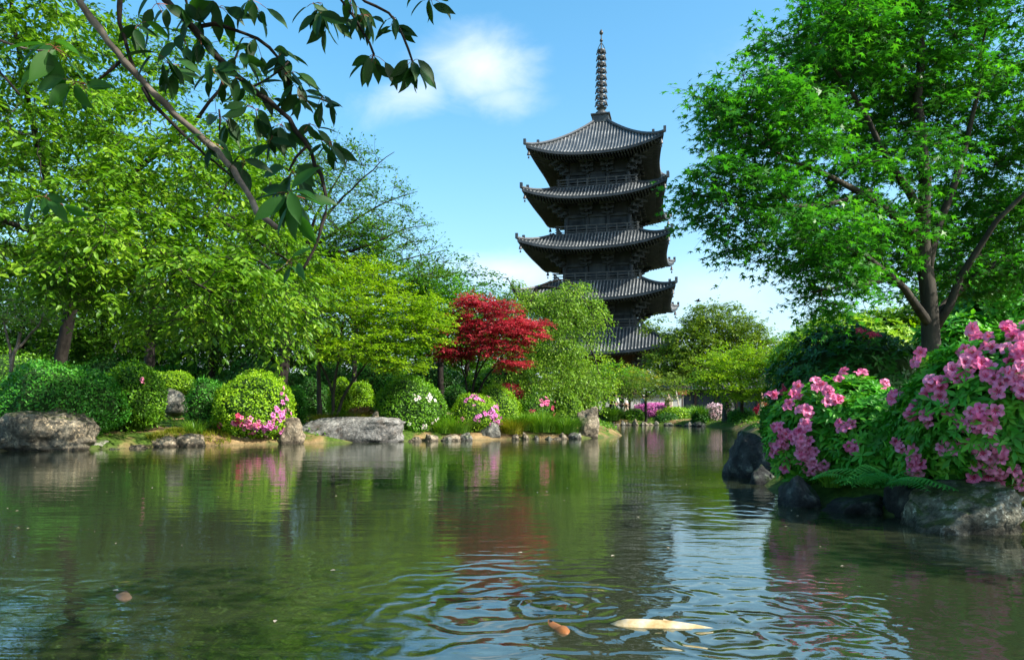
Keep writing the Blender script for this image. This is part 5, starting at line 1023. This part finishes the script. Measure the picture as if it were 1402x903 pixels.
# leaf clusters: (px, py, D, count, length_px, direction spread centre deg (0 = right, -90 = down), spread, lit)
cl = [(565, 85, 2.6, 9, 40, -80, 75, 0), (512, 76, 2.6, 7, 40, -100, 80, 0), (445, 22, 2.6, 8, 38, -80, 90, 0), (430, 5, 2.6, 7, 36, -100, 80, 0), (480, 5, 2.6, 5, 36, -70, 60, 0), (540, 25, 2.6, 5, 34, -100, 80, 0), (500, 20, 2.6, 4, 34, -90, 60, 0),
      (382, 75, 2.75, 9, 36, -60, 110, 0), (400, 100, 2.75, 8, 38, -40, 80, 0), (350, 55, 2.75, 4, 32, -120, 60, 0), (412, 132, 2.75, 8, 36, -60, 100, 0), (440, 133, 2.72, 5, 34, -30, 70, 0), (300, 10, 2.7, 6, 40, -80, 80, 0), (345, 0, 2.7, 5, 40, -80, 60, 0), (255, 60, 2.7, 5, 40, -120, 80, 0),
      (330, 110, 2.7, 6, 36, -120, 80, 0), (350, 150, 2.7, 7, 36, -110, 80, 0), (310, 165, 2.7, 6, 34, -110, 90, 0), (290, 95, 2.6, 5, 36, -60, 80, 0), (232, 88, 2.5, 10, 42, -90, 120, 0), (190, 35, 2.5, 5, 36, -60, 90, 0), (385, 170, 2.7, 6, 34, -100, 100, 0), (372, 190, 2.7, 7, 34, -80, 110, 0), (425, 170, 2.7, 4, 32, -60, 80, 0),
      (450, 195, 2.7, 7, 36, -50, 90, 0), (400, 235, 2.7, 8, 42, -60, 130, 0), (395, 265, 2.6, 6, 46, -120, 120, 0), (290, 195, 2.5, 5, 34, -100, 120, 0), (335, 222, 2.5, 5, 36, -60, 120, 0), (75, 65, 2.4, 9, 60, -90, 150, 1), (105, 112, 2.4, 6, 46, -90, 130, 1), (62, 270, 2.4, 4, 40, -50, 60, 1), (395, 268, 2.2, 8, 54, -40, 150, 1), (398, 355, 2.4, 3, 34, -60, 150, 1), (262, 20, 2.7, 5, 38, -90, 100, 0), (215, 5, 2.6, 5, 38, -80, 90, 0), (275, 55, 2.7, 4, 36, -40, 70, 0), (590, 0, 2.6, 5, 34, -60, 100, 0), (330, 78, 2.7, 4, 34, -50, 60, 0), (360, 118, 2.7, 4, 34, 30, 60, 0)]
fm = MB()
for (px, py, D, n, ln, ctr, sp_, lit) in cl:
    c = P(px, py, D)
    n += 2
    for k in range(n):
        a = math.radians(ctr*.6-38+(k-(n-1)/2)/max(1, n-1)*sp_*1.25+rg.normal()*12); l = ln/F*D*rg.uniform(.75, 1.15); dy = rg.normal()*.35
        d = unit(np.array((math.cos(a), dy, math.sin(a)+.15))); p0 = c+rg.normal(size=3)*np.array((.012, .03, .012))+d*l*.15
        nrm = np.array((0, -.75, .65))+rg.normal(size=3)*.5; X = d; Z = unit(nrm-X*(nrm@X)); Y = np.cross(Z, X)
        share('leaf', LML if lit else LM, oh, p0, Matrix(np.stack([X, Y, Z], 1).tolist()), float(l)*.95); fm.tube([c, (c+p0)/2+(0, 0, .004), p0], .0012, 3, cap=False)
fm.build('leaf_stalks', surf('stalk_red', [(.15, .05, .03), (.3, .1, .05)], 5, .6, .1), oh, kind='stuff')
# unseen crown of that tree, added above and behind the camera for shade
rg2 = np.random.default_rng(8); cc = np.column_stack([rg2.uniform(-3.5, 4.5, 230), rg2.uniform(-3, 2.2, 230), rg2.uniform(3.3, 5.2, 230)]); pos_, dr_, nr_, tw_ = sprays(cc, unit(rg2.normal(size=cc.shape)), .5, 6, 8, rg2)
ok_ = (pos_[:, 2]-CH) > .66*np.maximum(pos_[:, 1], 0)+.3
leaves('crown', OV, pos_[ok_], dr_[ok_], nr_[ok_], .12, CH_D, oh)
print('OBJECTS', len(bpy.data.objects), 'TRIS', sum(len(m.loops)-2*len(m.polygons) for m in bpy.data.meshes))
